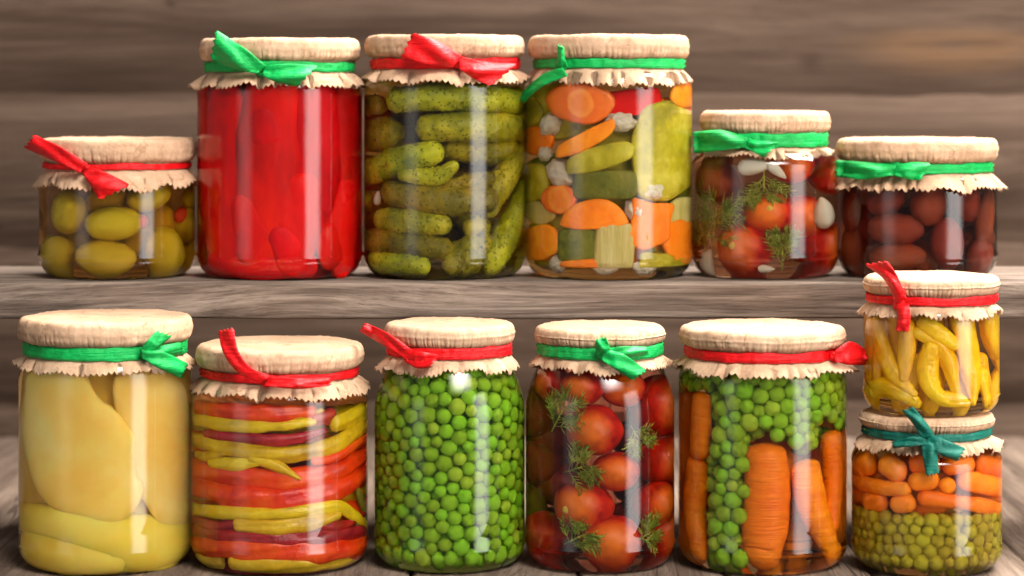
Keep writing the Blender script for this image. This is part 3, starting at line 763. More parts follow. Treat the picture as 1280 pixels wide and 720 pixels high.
knot(J, 755, 442, 9, 8); tail(J, [((746, 443), (764, 442)), ((744, 432), (762, 434)), ((745, 425), (758, 422))], .005, .8); tail(J, [((754, 436), (752, 450)), ((782, 444), (770, 462)), ((807, 463), (790, 475))], .005, .9); tail(J, [((756, 436), (758, 450)), ((780, 433), (784, 446)), ((808, 434), (810, 444))], .003, .9)
J = jar('carrots_and_peas', 'jar of whole carrots among bright green peas, red ribbon, fifth in the lower row', 953, 105, Lw, 0, 103, 404, 438, 458, 476, 'red', ((.94, .72, .20), 14), rib_w=13, skirt_out=9)
knot(J, 1046, 445, 8, 7); tail(J, [((1044, 438), (1044, 452)), ((1064, 427), (1062, 456)), ((1088, 442), (1084, 456))], .005, 1.2, curl=0)
YS = -.012
J = jar('olive_peas', 'jar of olive green peas under baby carrots with dark green ribbon, bottom of stack', 1158, 93, YS, 0, 83, 511, 537, 556, 572, 'teal', ((.84, .60, .10), 30), rib_w=10, skirt_out=12)
OP = J
knot(J, 1160, 549, 10, 9); tail(J, [((1152, 548), (1168, 544)), ((1140, 528), (1156, 526)), ((1128, 514), (1142, 509))], .006, .7); tail(J, [((1160, 542), (1158, 556)), ((1182, 550), (1176, 568)), ((1206, 560), (1196, 576))], .005, .9); tail(J, [((1152, 552), (1170, 552)), ((1154, 572), (1172, 572)), ((1158, 594), (1174, 591))], .005, .7); tail(J, [((1160, 544), (1158, 556)), ((1138, 546), (1136, 558)), ((1116, 552), (1118, 560))], .003, .9)
SBZ = OP.top + .0012
J = jar('yellow_chilies', 'small jar of long yellow chili peppers, red ribbon, on top of another jar', 1164, 84, YS, SBZ, 84, 341, 371, 391, 398, 'red', ((.95, .68, .06), 26), rib_w=11, heel=.011, skirt_out=8)
knot(J, 1128, 379, 8, 9); tail(J, [((1120, 378), (1134, 374)), ((1106, 350), (1122, 346)), ((1082, 331), (1110, 327))], .006, .9); tail(J, [((1120, 380), (1136, 380)), ((1122, 396), (1138, 396)), ((1120, 413), (1136, 414))], .005, .7)

# ================================================================== CONTENTS
ellipsoid = lambda key, taper=.1, lob=0.0, amp=.05: blob_mesh(key, lambda p: Vector((p.x, p.y * (1 - taper * p.x), p.z * (1 - taper * p.x))) * (1 + amp * noise.noise(p * 1.6)), 4)
# ---- green olives
OL = ellipsoid('olive_shape', .10); J = JARS['green_olives']
GO = [
 (92, 264, 27, 23, 85, 0, 'upright green olive at the upper left of the green olive jar', 0),
 (144, 279, 34, 21, 3, 0, 'plump green olive with red pimento tip in the middle of the green olive jar', 1),
 (81, 315, 28, 23, 10, 0, 'green olive at the lower left of the green olive jar', 0),
 (134, 323, 36, 20, -3, 0, 'long yellow green olive lying at the bottom middle of its jar', 0),
 (199, 311, 31, 25, 120, 0, 'tilted pale olive at the lower right of the green olive jar', 0),
 (226, 279, 26, 23, 150, .002, 'green olive with a large red pimento at its left end', 2),
 (228, 246, 20, 15, 10, .004, 'small green olive at the top right of the green olive jar', 0),
 (183, 246, 27, 17, 15, .006, 'green olive under the right side of the paper skirt in the leftmost jar', 0),
 (60, 270, 26, 18, 90, .018, 'shaded olive against the left wall of the green olive jar', 0),
 (136, 248, 26, 18, 20, .014, 'shaded olive behind the top row of the green olive jar', 0),
 (236, 322, 26, 20, 80, .012, 'shaded olive against the right wall of the green olive jar', 0),
 (166, 300, 24, 18, 60, .022, 'shaded olive between the two long olives of the green olive jar', 0),
 (110, 295, 24, 18, 30, .024, 'shaded olive behind the lower left olives of the green olive jar', 0),
 (190, 276, 24, 18, 100, .022, 'shaded olive beside the pimento of the green olive jar', 0)]
for px, py, a, b, ang, ins, lab, pim in GO:
    o = blob(J, 'green_olive', lab, 'olive', OL, M['green_olive'], px, py, a, b, ang, None, ins, 'green olives in the leftmost shelf jar')
    if pim:
        sx = 1 if pim == 1 else 1
        me = blob_mesh('pimento_shape', lambda p: Vector((p.x * .22 + .9, p.y * .40 * (1 + .2 * noise.noise(p * 3)), p.z * .42)), 3)
        c = link('pimento', me, M['pimento'], o)
        if pim == 2: c.rotation_euler = (0, 0, 0); c.scale = (1, 1.15, 1.15)
# ---- red peppers: large peeled lobes
J = JARS['red_peppers']
RP = [
 ([(288, 130, 30), (284, 220, 42), (290, 310, 34)], .001, 'broad red pepper pressed against the left wall of the red pepper jar'),
 ([(340, 125, 34), (334, 210, 42), (340, 300, 34)], 0, 'long red pepper standing in the middle of the red pepper jar'),
 ([(378, 240, 26), (372, 280, 36), (366, 322, 24)], -.0005, 'rounded red pepper at the lower middle of its jar'),
 ([(390, 125, 30), (394, 190, 36), (390, 250, 28)], .001, 'red pepper under the strip of window light in the red pepper jar'),
 ([(426, 120, 30), (424, 170, 34), (428, 225, 28)], .002, 'orange red pepper at the upper right of the red pepper jar'),
 ([(428, 235, 26), (420, 290, 34), (424, 325, 24)], .001, 'red pepper at the lower right of its jar'),
 ([(310, 262, 22), (318, 292, 27), (314, 312, 20)], -.0005, 'round red pepper lump at the lower left middle of the red pepper jar'),
 ([(352, 296, 18), (362, 312, 22)], -.001, 'small round red pepper lump near the bottom middle of its jar'),
 ([(408, 296, 18), (410, 316, 20)], -.0005, 'small round red pepper lump near the bottom right of its jar'),
 ([(330, 150, 20), (332, 172, 24)], -.0005, 'round red pepper lump high in the middle of the red pepper jar'),
 ([(275, 325, 16), (320, 333, 20), (380, 333, 16)], .001, 'red pepper lying along the bottom of the red pepper jar'),
 ([(266, 120, 24), (268, 150, 26), (266, 200, 22)], .006, 'dull red pepper behind the left edge of the red pepper jar')]
for pts, ins, lab in RP:
    tube(J, 'red_pepper', lab, 'pepper', M['red_pepper'], [(x, y, r * .98) for x, y, r in pts], .5, ins, 34, 30, .09, 60, group='red peppers in the second shelf jar', dent=.05)
for k, (a, b) in enumerate([(285, 200), (330, 200), (375, 220), (418, 200)]):
    tube(J, 'red_pepper', 'red pepper deep inside the red pepper jar, hidden behind the front ones', 'pepper', M['red_pepper'], [(a, 125, 38), (a + 5, b, 44), (a, 325, 34)], .55, .020, 24, 22, .1, 55, group='hidden red peppers in the second shelf jar')
# ---- gherkins
J = JARS['gherkins']
CU = [
 ([(500, 125, 14), (570, 122, 17), (640, 127, 15)], 0, 'long gherkin lying across the top of the gherkin jar'),
 ([(538, 160, 16), (590, 158, 19), (650, 160, 15)], 0, 'speckled yellow green gherkin second from the top, right side of its jar'),
 ([(466, 133, 12), (482, 131, 12)], .004, 'small round gherkin end at the upper left of the gherkin jar'),
 ([(464, 168, 18), (495, 168, 20)], .006, 'dark gherkin against the left wall below the top gherkin'),
 ([(468, 218, 15), (500, 203, 17), (540, 191, 15)], 0, 'gherkin with a smooth bright rounded end in the upper left middle'),
 ([(508, 218, 9), (545, 221, 11), (566, 208, 7)], .001, 'thin crooked gherkin with a pale tip in the middle of its jar'),
 ([(494, 240, 14), (545, 250, 19), (605, 250, 16)], 0, 'fat gherkin lying across the middle of the gherkin jar'),
 ([(484, 274, 13), (520, 277, 16), (552, 281, 12)], 0, 'short dark gherkin below the fat middle gherkin'),
 ([(470, 300, 15), (515, 304, 17), (552, 310, 13)], .001, 'dark speckled gherkin near the lower left of the gherkin jar'),
 ([(474, 326, 10), (500, 331, 12), (530, 334, 9)], 0, 'small gherkin at the bottom left of the gherkin jar'),
 ([(566, 334, 13), (578, 324, 20), (586, 305, 12)], -.0, 'pear shaped pale gherkin at the bottom middle of its jar'),
 ([(640, 240, 15), (628, 285, 20), (612, 328, 14)], 0, 'long upright speckled gherkin leaning on the right wall of its jar'),
 ([(644, 180, 14), (626, 215, 18), (606, 258, 14)], .004, 'slanting gherkin at the right side above the upright one'),
 ([(560, 232, 9), (590, 228, 12), (606, 222, 9)], .006, 'small gherkin tucked above the fat middle gherkin at the right'),
 ([(600, 300, 10), (606, 330, 12)], .008, 'small upright gherkin beside the pear shaped one'),
 ([(565, 186, 14), (600, 190, 16), (625, 184, 13)], .012, 'dark gherkin half hidden in the upper middle of its jar'),
 ([(590, 285, 16), (580, 270, 16)], .014, 'dark gherkin half hidden behind the lower middle of its jar'),
 ([(470, 262, 13), (476, 250, 13)], .014, 'gherkin half hidden at the left wall of its jar'),
 ([(636, 330, 10), (650, 300, 10)], .012, 'gherkin half hidden at the lower right wall of its jar')]
for pts, ins, lab in CU:
    tube(J, 'gherkin', lab, 'gherkin', M['cucumber'], [(x, y, r * 1.03) for x, y, r in pts], .95, ins, 44, 38, .10, 110, .16, 520, 1.0, group='gherkins in the third shelf jar')
for k, (a, b, c, d) in enumerate([(480, 150, 620, 170), (490, 215, 630, 225), (500, 265, 620, 300), (490, 325, 610, 335)]):
    tube(J, 'gherkin', 'gherkin deep inside the gherkin jar, hidden behind the front ones', 'gherkin', M['cucumber'], [(a, b, 22), (c, d, 22)], 1, .036, 24, 24, .07, 130, .08, 620, group='hidden gherkins in the third shelf jar')
LUMP = blob_mesh('floret_shape', lambda p: p * (1 + .22 * noise.noise(p * 2.2) + .10 * abs(noise.noise(p * 6)) + .05 * noise.noise(p * 13)), 5)
CLOVE = blob_mesh('clove_shape', lambda p: Vector((p.x * (1.0 + .1 * p.x), p.y * (1 - .38 * p.x) * .95, p.z * (1 - .38 * p.x))) * (1 + .06 * noise.noise(p * 1.9)), 4)
blob(J, 'garlic_clove', 'small white garlic piece by the left wall of the gherkin jar', 'garlic', CLOVE, M['garlic'], 476, 248, 9, 6, 70)
blob(J, 'gherkin', 'small yellowish gherkin end above the pear shaped one', 'gherkin', CLOVE, M['yellow_green'], 590, 284, 14, 10, 10, None, .002, 'gherkins in the third shelf jar')
blob(J, 'garlic_clove', 'tiny pale garlic chip by the right wall of the gherkin jar', 'garlic', CLOVE, M['garlic'], 648, 210, 9, 7, 30)
# ---- mixed vegetables
J = JARS['mixed_vegetables']
def carrot_slice_mat():
    m, nt, ns, ln = new_mat('carrot_slice')
    v = coords(nt, (1, 1, 1)); ln_ = nt.nodes.new('ShaderNodeVectorMath'); ln_.operation = 'LENGTH'; ln.new(v, ln_.inputs[0])
    d = math_n(nt, 'ADD', math_n(nt, 'MULTIPLY', ln_.outputs['Value'], 60.0), math_n(nt, 'MULTIPLY', noise_n(nt, v, 120, 3), .25))
    c = ramp(nt, [(.42, (.86, .22, .012)), (.62, (.90, .30, .03)), (.72, (.80, .14, .006)), (1, (.84, .17, .008))], d)
    finish(nt, c, .35, .45, noise_n(nt, v, 500, 3), .2, .0005); return m
M['carrot_slice'] = carrot_slice_mat()
MV = 'pieces in the mixed vegetable jar'
slab(J, 'carrot_slice', 'round carrot slice with paler core at the top of the mixed jar', 'carrot', M['carrot_slice'], disc_outline(38, 23), 9, 727, 129, -4)
slab(J, 'carrot_slice', 'long slanting orange carrot stick below the round slice', 'carrot', M['carrot'], [(-40, -7), (-10, -12), (25, -8), (40, 2), (38, 10), (5, 9), (-30, 6)], 9, 733, 174, 24)
slab(J, 'carrot_slice', 'half moon carrot slice in the middle left of the mixed jar', 'carrot', M['carrot'], disc_outline(38, 30, 14, .03, 0.05, PI - .05) + [(-20, -4), (20, -4)], 11, 744, 282, 2)
slab(J, 'carrot_slice', 'wavy cut orange carrot slice at the lower right of the mixed jar', 'carrot', M['carrot'], [(-26, -20), (-5, -30), (24, -14), (20, 8), (24, 28), (-2, 25), (-24, 30), (-20, 8)], 10, 811, 282, -6)
slab(J, 'carrot_slice', 'carrot chunk at the lower left wall of the mixed jar', 'carrot', M['carrot'], disc_outline(22, 20), 12, 681, 303, 30, .002)
slab(J, 'carrot_slice', 'flat carrot chunk on the bottom of the mixed jar', 'carrot', M['carrot'], box_outline(21, 9), 12, 727, 334, 3)
slab(J, 'carrot_slice', 'carrot chunk at the lower right wall of the mixed jar', 'carrot', M['carrot'], disc_outline(20, 27), 12, 846, 302, 20, .002)
slab(J, 'carrot_slice', 'carrot chunk at the top right corner of the mixed jar', 'carrot', M['carrot'], disc_outline(15, 14), 10, 849, 119, 0, .002)
slab(J, 'carrot_slice', 'dull orange carrot chunk at the upper left wall of the mixed jar', 'carrot', M['carrot'], disc_outline(17, 16), 10, 678, 176, 0, .006)
slab(J, 'carrot_slice', 'small yellow orange carrot chunk left of the half moon slice', 'carrot', M['carrot_slice'], disc_outline(19, 17), 10, 703, 249, 0, .003)
slab(J, 'pepper_piece', 'red pepper strip right of the round carrot slice', 'pepper', M['red_pepper'], box_outline(32, 14), 7, 788, 128, 6, .004)
slab(J, 'pepper_piece', 'large yellow green pepper piece at the upper right of the mixed jar', 'pepper', M['yellow_green'], [(-32, -52), (0, -58), (26, -40), (36, 0), (32, 40), (10, 57), (-20, 50), (-36, 10)], 10, 826, 188, 4, .002)
slab(J, 'cucumber_slice', 'yellow green cucumber slice under the slanting carrot stick', 'cucumber', M['yellow_green'], [(-40, -14), (-5, -16), (36, -8), (40, 6), (30, 14), (-8, 12), (-36, 4)], 9, 750, 196, 10, .0005)
slab(J, 'cucumber_slice', 'dark green cucumber chunk in the middle of the mixed jar', 'cucumber', M['dark_green'], box_outline(34, 16, 3), 10, 756, 231, 0, .002)
slab(J, 'cucumber_slice', 'dark green cucumber chunk below the half moon carrot slice', 'cucumber', M['dark_green'], box_outline(21, 18), 10, 724, 306, 0, .001)
slab(J, 'celery_piece', 'pale ribbed celery chunk at the lower middle of the mixed jar', 'celery', M['pale_green'], box_outline(21, 27, 2), 12, 767, 309, -2)
slab(J, 'cucumber_slice', 'green cucumber chunk at the upper left wall of the mixed jar', 'cucumber', M['yellow_green'], disc_outline(16, 17), 10, 669, 140, 0, .008)
slab(J, 'cucumber_slice', 'dull green cucumber chunk at the middle left wall of the mixed jar', 'cucumber', M['yellow_green'], disc_outline(18, 22), 10, 674, 228, 0, .006)
slab(J, 'cucumber_slice', 'green cucumber chunk at the bottom right of the mixed jar', 'cucumber', M['yellow_green'], box_outline(26, 12), 12, 826, 331, -8, .002)
slab(J, 'onion_slice', 'pale onion slice at the right wall of the mixed jar', 'onion', M['pale_green'], disc_outline(20, 14), 8, 847, 263, 30, .003)
slab(J, 'onion_slice', 'pale onion slice at the lower left wall of the mixed jar', 'onion', M['pale_green'], disc_outline(18, 12), 8, 680, 266, -20, .006)
for px, py, a, b, an, lab in [
 (693, 156, 16, 13, 30, 'cauliflower floret at the upper left, beside the round carrot slice'),
 (775, 152, 17, 12, -10, 'cauliflower floret right under the round carrot slice'),
 (706, 217, 19, 17, -40, 'knobbly white cauliflower floret at the middle left of the mixed jar'),
 (686, 192, 11, 9, 0, 'small cauliflower bit above the knobbly floret'),
 (812, 239, 15, 13, 0, 'bright white cauliflower floret below the large green pepper piece'),
 (793, 262, 13, 14, 40, 'small cauliflower floret left of the wavy carrot slice'),
 (852, 140, 14, 16, 0, 'cauliflower floret at the upper right wall of the mixed jar'),
 (757, 341, 14, 7, 0, 'pale cauliflower crumb on the bottom middle of the mixed jar'),
 (804, 341, 15, 8, 0, 'cauliflower crumb on the bottom right of the mixed jar'),
 (700, 330, 11, 9, 0, 'cauliflower crumb at the bottom left of the mixed jar')]:
    blob(J, 'cauliflower_floret', lab, 'cauliflower', LUMP, M['cauli'], px, py, a, b, an, None, 0, 'cauliflower florets in the mixed jar')
for a, b, m in [(700, 140, 'yellow_green'), (760, 170, 'yellow_green'), (830, 160, 'carrot'), (700, 230, 'dark_green'), (790, 225, 'yellow_green'), (840, 240, 'dark_green'), (710, 300, 'yellow_green'), (780, 300, 'carrot'), (835, 310, 'yellow_green')]:
    slab(J, 'vegetable_chunk', 'vegetable chunk deep inside the mixed jar, hidden behind the front pieces', 'vegetable', M[m], disc_outline(36, 34), 16, a, b, 0, .013, group='hidden chunks in the mixed jar')
# ---- tomatoes on the shelf
TOM = blob_mesh('tomato_shape', lambda p: Vector((p.x, p.y, p.z * .96)) * (1 + .025 * math.cos(5 * math.atan2(p.z, p.x)) * (1 - abs(p.y)) + .04 * noise.noise(p * 1.3)), 5)
def scar(o, dx, dz, s=.15):
    d = Vector((dx, -math.sqrt(max(0, 1 - dx * dx - dz * dz)), dz))
    me = blob_mesh('stem_scar_shape', lambda p: p * (1 + .25 * noise.noise(p * 4)), 3)
    c = link('stem_scar', me, M['scar'], o); d.y = -d.y
    c.location = d * .98; c.scale = (s, s * .5, s); return c
J = JARS['shelf_tomatoes']; G = 'tomatoes in the shelf tomato jar'
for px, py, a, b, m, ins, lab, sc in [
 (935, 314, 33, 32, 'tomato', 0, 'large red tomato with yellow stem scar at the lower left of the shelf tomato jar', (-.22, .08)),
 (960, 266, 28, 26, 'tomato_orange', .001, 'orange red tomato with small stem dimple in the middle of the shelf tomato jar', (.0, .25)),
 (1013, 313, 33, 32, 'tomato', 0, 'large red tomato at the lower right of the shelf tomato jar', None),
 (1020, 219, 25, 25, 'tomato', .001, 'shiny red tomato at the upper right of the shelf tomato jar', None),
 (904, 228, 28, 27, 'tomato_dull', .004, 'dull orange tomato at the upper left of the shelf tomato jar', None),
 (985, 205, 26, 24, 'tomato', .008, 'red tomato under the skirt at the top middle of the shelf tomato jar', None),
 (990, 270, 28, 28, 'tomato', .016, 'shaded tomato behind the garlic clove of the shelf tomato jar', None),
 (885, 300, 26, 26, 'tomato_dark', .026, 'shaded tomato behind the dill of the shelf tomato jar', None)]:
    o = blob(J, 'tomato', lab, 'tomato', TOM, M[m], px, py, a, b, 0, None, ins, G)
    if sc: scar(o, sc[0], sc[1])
blob(J, 'garlic_clove', 'white garlic clove at the right wall of the shelf tomato jar', 'garlic', CLOVE, M['garlic'], 1022, 266, 20, 16, 115)
blob(J, 'garlic_clove', 'pale garlic slice under the paper skirt of the shelf tomato jar', 'garlic', CLOVE, M['garlic'], 942, 209, 20, 9, 5, 8)
blob(J, 'garlic_clove', 'narrow garlic sliver beside the pale slice of the shelf tomato jar', 'garlic', CLOVE, M['garlic'], 970, 213, 14, 6, -40, 5)
blob(J, 'garlic_clove', 'pale garlic clove at the bottom left of the shelf tomato jar', 'garlic', CLOVE, M['garlic'], 891, 334, 15, 11, 60, 9, .003)
blob(J, 'garlic_clove', 'small garlic bit on the bottom middle of the shelf tomato jar', 'garlic', CLOVE, M['garlic'], 957, 346, 10, 4, 0, 4)
dill(J, 'dill sprig hanging above the middle tomato of the shelf tomato jar', 955, 231, 32, 1, 1.2, ang=-90)
dill(J, 'large dill bunch at the left wall of the shelf tomato jar', 897, 278, 50, 2, 1.5, .0, 80)
dill(J, 'dill bunch at the lower left wall below the large bunch', 885, 296, 34, 12, 1.3, .002, 110)
dill(J, 'short dill sprig between the two lower tomatoes of the shelf jar', 977, 318, 32, 3, .6, .001)
# ---- brown olives
J = JARS['brown_olives']
for px, py, a, b, an, ins, lab in [
 (1122, 286, 34, 20, -2, 0, 'brown olive lying on its side in the middle of the brown olive jar'),
 (1181, 302, 31, 20, 92, 0, 'upright pinkish brown olive at the centre right of its jar'),
 (1160, 254, 27, 20, 80, .001, 'brown olive under the paper skirt at the middle of its jar'),
 (1111, 250, 24, 18, 20, .003, 'dull brown olive at the upper left middle of its jar'),
 (1124, 320, 34, 16, 4, 0, 'brown olive lying on the bottom left of the brown olive jar'),
 (1222, 270, 38, 16, 78, .001, 'long upright brown olive at the right wall of its jar'),
 (1216, 320, 23, 20, 60, .001, 'orange brown olive at the lower right of its jar'),
 (1072, 260, 30, 14, 90, .003, 'narrow pale lit olive at the left wall of its jar'),
 (1200, 250, 27, 17, 95, .007, 'brown olive behind the strip of light in the brown olive jar'),
 (1076, 308, 28, 18, 85, .008, 'dark olive at the lower left wall of the brown olive jar'),
 (1150, 322, 24, 17, 100, .018, 'dark olive low in the middle of the brown olive jar'),
 (1145, 275, 26, 20, 30, .024, 'dark olive behind the middle of the brown olive jar'),
 (1095, 280, 26, 20, 100, .022, 'dark olive behind the left side of the brown olive jar'),
 (1200, 300, 26, 20, 20, .022, 'dark olive behind the right side of the brown olive jar')]:
    blob(J, 'brown_olive', lab, 'olive', OL, M['brown_olive'], px, py, a, b, an, None, ins, 'brown olives in the rightmost shelf jar')
# ---- pears
J = JARS['pears']; G = 'pale pepper pieces in the pale pepper jar'
tube(J, 'pale_pepper', 'large pale pepper standing at the left of its jar, edge slanting down right', 'pepper', M['pear'], [(72, 478, 48), (84, 530, 66), (112, 585, 66), (142, 622, 40)], .30, .001, 34, 30, .03, 30, group=G, cap=.7)
tube(J, 'pale_pepper', 'pale pepper piece standing at the right of the pale pepper jar, narrow neck up', 'pepper', M['pear'], [(176, 478, 40), (192, 530, 56), (204, 590, 56), (212, 630, 44)], .30, .0045, 34, 30, .03, 30, group=G, cap=.8)
tube(J, 'pale_pepper', 'yellow pale pepper piece lying across the bottom of its jar', 'pepper', M['pear_yellow'], [(40, 646, 18), (90, 656, 24), (150, 672, 32), (216, 682, 38)], .6, 0, 36, 28, .04, 30, group=G)
tube(J, 'pale_pepper', 'pale pepper piece lying at the bottom left of its jar below another', 'pepper', M['pear_yellow'], [(50, 682, 26), (90, 692, 28), (140, 704, 16)], .6, .001, 30, 26, .04, 30, group=G)
tube(J, 'pale_pepper', 'small pale pepper bit tucked under the lying half at the bottom right', 'pepper', M['pear_yellow'], [(150, 706, 10), (190, 708, 12)], .7, .004, 24, 22, .04, 30, group=G)
for a in (80, 140, 195):
    tube(J, 'pale_pepper', 'pale pepper piece deep inside the pale pepper jar, hidden behind the front halves', 'pepper', M['pear'], [(a, 476, 44), (a, 560, 52), (a, 650, 48)], .5, .014, 24, 24, .03, 30, group='hidden pale pepper pieces')
# ---- striped peppers
J = JARS['striped_peppers']; G = 'peppers layered in the striped pepper jar'
SP = [
 ('pepper_orange', [(252, 508, 8), (300, 514, 9), (350, 516, 9), (388, 513, 7)], 0, 'glossy red orange pepper at the very top of the striped jar'),
 ('pepper_yellow', [(250, 524, 7), (300, 532, 8), (345, 533, 7), (390, 528, 5)], 0, 'yellow pepper second from the top of the striped jar'),
 ('pepper_red', [(392, 524, 9), (408, 520, 11)], .0005, 'short dark red pepper end near the upper right of the striped jar'),
 ('pepper_yellow', [(416, 528, 10), (440, 516, 14), (456, 508, 10)], 0, 'yellow pepper at the upper right wall of the striped jar'),
 ('pepper_red', [(262, 542, 6), (310, 547, 8), (360, 548, 7), (404, 540, 4)], .001, 'thin wine red pepper between two yellow layers'),
 ('pepper_yellow', [(247, 549, 8), (295, 561, 10), (350, 566, 10), (410, 556, 10), (455, 528, 8)], 0, 'long yellow pepper curving right across the striped jar'),
 ('pepper_yellow', [(268, 575, 7), (296, 580, 8), (322, 578, 6)], 0, 'short yellow pepper with green stem above the orange layers'),
 ('pepper_yellow', [(316, 572, 6), (345, 583, 7), (374, 597, 2)], -.0, 'pointed yellow pepper tip crossing the orange pepper'),
 ('pepper_orange', [(245, 582, 11), (295, 594, 13), (350, 598, 13), (410, 588, 13), (458, 562, 11)], .0015, 'upper of two wide orange peppers in the middle of the striped jar'),
 ('pepper_orange', [(245, 606, 12), (295, 619, 15), (350, 622, 15), (410, 611, 15), (458, 586, 11)], 0, 'lower of two wide orange peppers in the middle of the striped jar'),
 ('pepper_yellow', [(245, 634, 7), (300, 643, 8), (360, 640, 8), (415, 630, 8), (436, 644, 7), (458, 660, 5)], 0, 'yellow pepper bending down at the right below the orange layers'),
 ('pepper_yellow', [(300, 655, 8), (345, 659, 10), (390, 654, 9), (420, 642, 6)], 0, 'yellow pepper just above the lower red layer'),
 ('pepper_red', [(246, 662, 9), (300, 671, 9), (360, 673, 9), (410, 668, 9), (455, 662, 8)], .001, 'wine red pepper with bright highlights near the bottom'),
 ('pepper_orange', [(246, 679, 11), (300, 687, 13), (360, 689, 14), (410, 686, 13), (456, 678, 11)], 0, 'orange red pepper layer near the bottom of the striped jar'),
 ('pepper_yellow', [(296, 707, 9), (345, 706, 11), (400, 709, 11), (450, 708, 8)], 0, 'yellow pepper lying on the bottom right of the striped jar'),
 ('pepper_yellow', [(250, 706, 8), (280, 712, 8)], .001, 'yellow pepper end at the bottom left of the striped jar'),
 ('pepper_yellow', [(250, 568, 4), (262, 572, 6), (280, 566, 4)], .0, 'thin yellow pepper curl at the left wall above the orange layers'),
 ('pepper_yellow', [(330, 513, 4), (365, 521, 5), (400, 512, 4)], .001, 'thin yellow pepper curl under the paper of the striped jar'),
 ('pepper_red', [(250, 650, 5), (276, 656, 6), (304, 655, 4)], .001, 'thin wine red pepper strip at the left above the lower red layer'),
 ('pepper_orange', [(392, 575, 5), (420, 568, 7), (452, 548, 5)], .0, 'thin orange pepper strip at the right above the wide orange layers'),
 ('pepper_red', [(398, 655, 6), (425, 655, 7), (452, 640, 4)], .002, 'thin wine red pepper strip at the right wall near the bottom'),
 ('stem', [(440, 612, 5), (448, 640, 8), (440, 655, 6)], .004, 'dark olive green pepper at the right wall below the orange layers')]
for m, pts, ins, lab in SP:
    o = tube(J, 'pepper', lab, 'pepper', M[m], [(x, y + 1.6 * math.sin(x * .09 + y), r * 1.08) for x, y, r in pts], .75, ins, 48, 26, .22, 90, group=G, dent=.2, cap=.9)
for py, m in [(520, 'pepper_yellow'), (548, 'pepper_orange'), (578, 'pepper_red'), (606, 'pepper_yellow'), (636, 'pepper_orange'), (664, 'pepper_yellow'), (692, 'pepper_red')]:
    tube(J, 'pepper', 'pepper deep inside the striped jar, hidden behind the front layers', 'pepper', M[m], [(258, py, 18), (350, py + 10, 18), (445, py, 18)], .8, .016, 30, 20, .1, 120, group='hidden peppers in the striped jar')
# ---- peas
J = JARS['peas']; r = .0047
pts, dw = pack(J, r, .0102, J.z(461), 500, 3, th=1.9, layers=2.0)
front = [p for p, d in zip(pts, dw) if d < r * .75 and project(p)[1] > 446]
back = [p for p, d in zip(pts, dw) if d >= r * .75]
front.sort(key=lambda p: p[1]); extra = front[225:]; front = front[:225]
peas(J, 'green_pea', M['pea'], front, r, 'bright green pea in the jar packed only with peas', 'pea', 'peas in the pea jar')
pea_mass('packed_green_peas', M['pea'], [*back, *extra], r)
# ---- tomatoes in the lower row
J = JARS['lower_tomatoes']; G = 'tomatoes in the lower tomato jar'
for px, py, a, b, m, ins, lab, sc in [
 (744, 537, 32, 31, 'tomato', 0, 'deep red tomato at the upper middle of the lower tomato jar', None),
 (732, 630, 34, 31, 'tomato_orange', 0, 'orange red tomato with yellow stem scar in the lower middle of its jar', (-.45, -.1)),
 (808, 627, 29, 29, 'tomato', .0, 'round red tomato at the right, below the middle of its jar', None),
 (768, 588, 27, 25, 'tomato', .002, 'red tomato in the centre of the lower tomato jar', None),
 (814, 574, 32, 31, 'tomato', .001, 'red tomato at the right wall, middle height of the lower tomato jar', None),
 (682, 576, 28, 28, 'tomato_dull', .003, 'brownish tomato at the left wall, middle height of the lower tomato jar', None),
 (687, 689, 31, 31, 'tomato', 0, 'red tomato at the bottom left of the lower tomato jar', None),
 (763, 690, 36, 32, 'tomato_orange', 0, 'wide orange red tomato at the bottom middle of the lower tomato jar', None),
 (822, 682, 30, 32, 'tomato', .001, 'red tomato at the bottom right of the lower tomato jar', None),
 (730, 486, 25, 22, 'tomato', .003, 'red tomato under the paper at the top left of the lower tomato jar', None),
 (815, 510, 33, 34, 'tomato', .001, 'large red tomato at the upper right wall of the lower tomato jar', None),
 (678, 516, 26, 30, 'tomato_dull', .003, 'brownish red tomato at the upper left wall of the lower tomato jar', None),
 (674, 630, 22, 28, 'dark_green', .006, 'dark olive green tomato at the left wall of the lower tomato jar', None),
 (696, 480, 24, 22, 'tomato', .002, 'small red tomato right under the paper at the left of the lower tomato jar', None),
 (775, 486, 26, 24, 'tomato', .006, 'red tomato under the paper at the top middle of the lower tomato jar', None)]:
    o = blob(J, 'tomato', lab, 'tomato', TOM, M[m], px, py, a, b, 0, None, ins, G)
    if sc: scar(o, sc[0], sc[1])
for px, py in [(710, 545), (790, 545), (720, 600), (780, 650), (712, 660), (790, 600)]:
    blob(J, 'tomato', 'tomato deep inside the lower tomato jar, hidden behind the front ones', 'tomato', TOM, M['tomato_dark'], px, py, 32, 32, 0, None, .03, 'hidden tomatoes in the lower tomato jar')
dill(J, 'dill sprig at the upper left of the lower tomato jar', 701, 522, 34, 5, 1.2, .0, 60)
dill(J, 'dill sprig left of the centre tomato in the lower tomato jar', 722, 585, 30, 6, 1.3, .0, 20)
dill(J, 'pale dill sprig right of the deep red tomato in the lower tomato jar', 794, 545, 26, 7, 1.2, .0, -60)
dill(J, 'dill sprig above the bottom tomatoes at the left', 722, 672, 30, 8, 1.3, .0, 30)
dill(J, 'dill sprig above the bottom tomatoes at the right', 805, 668, 26, 9, 1.2, .0, 20)
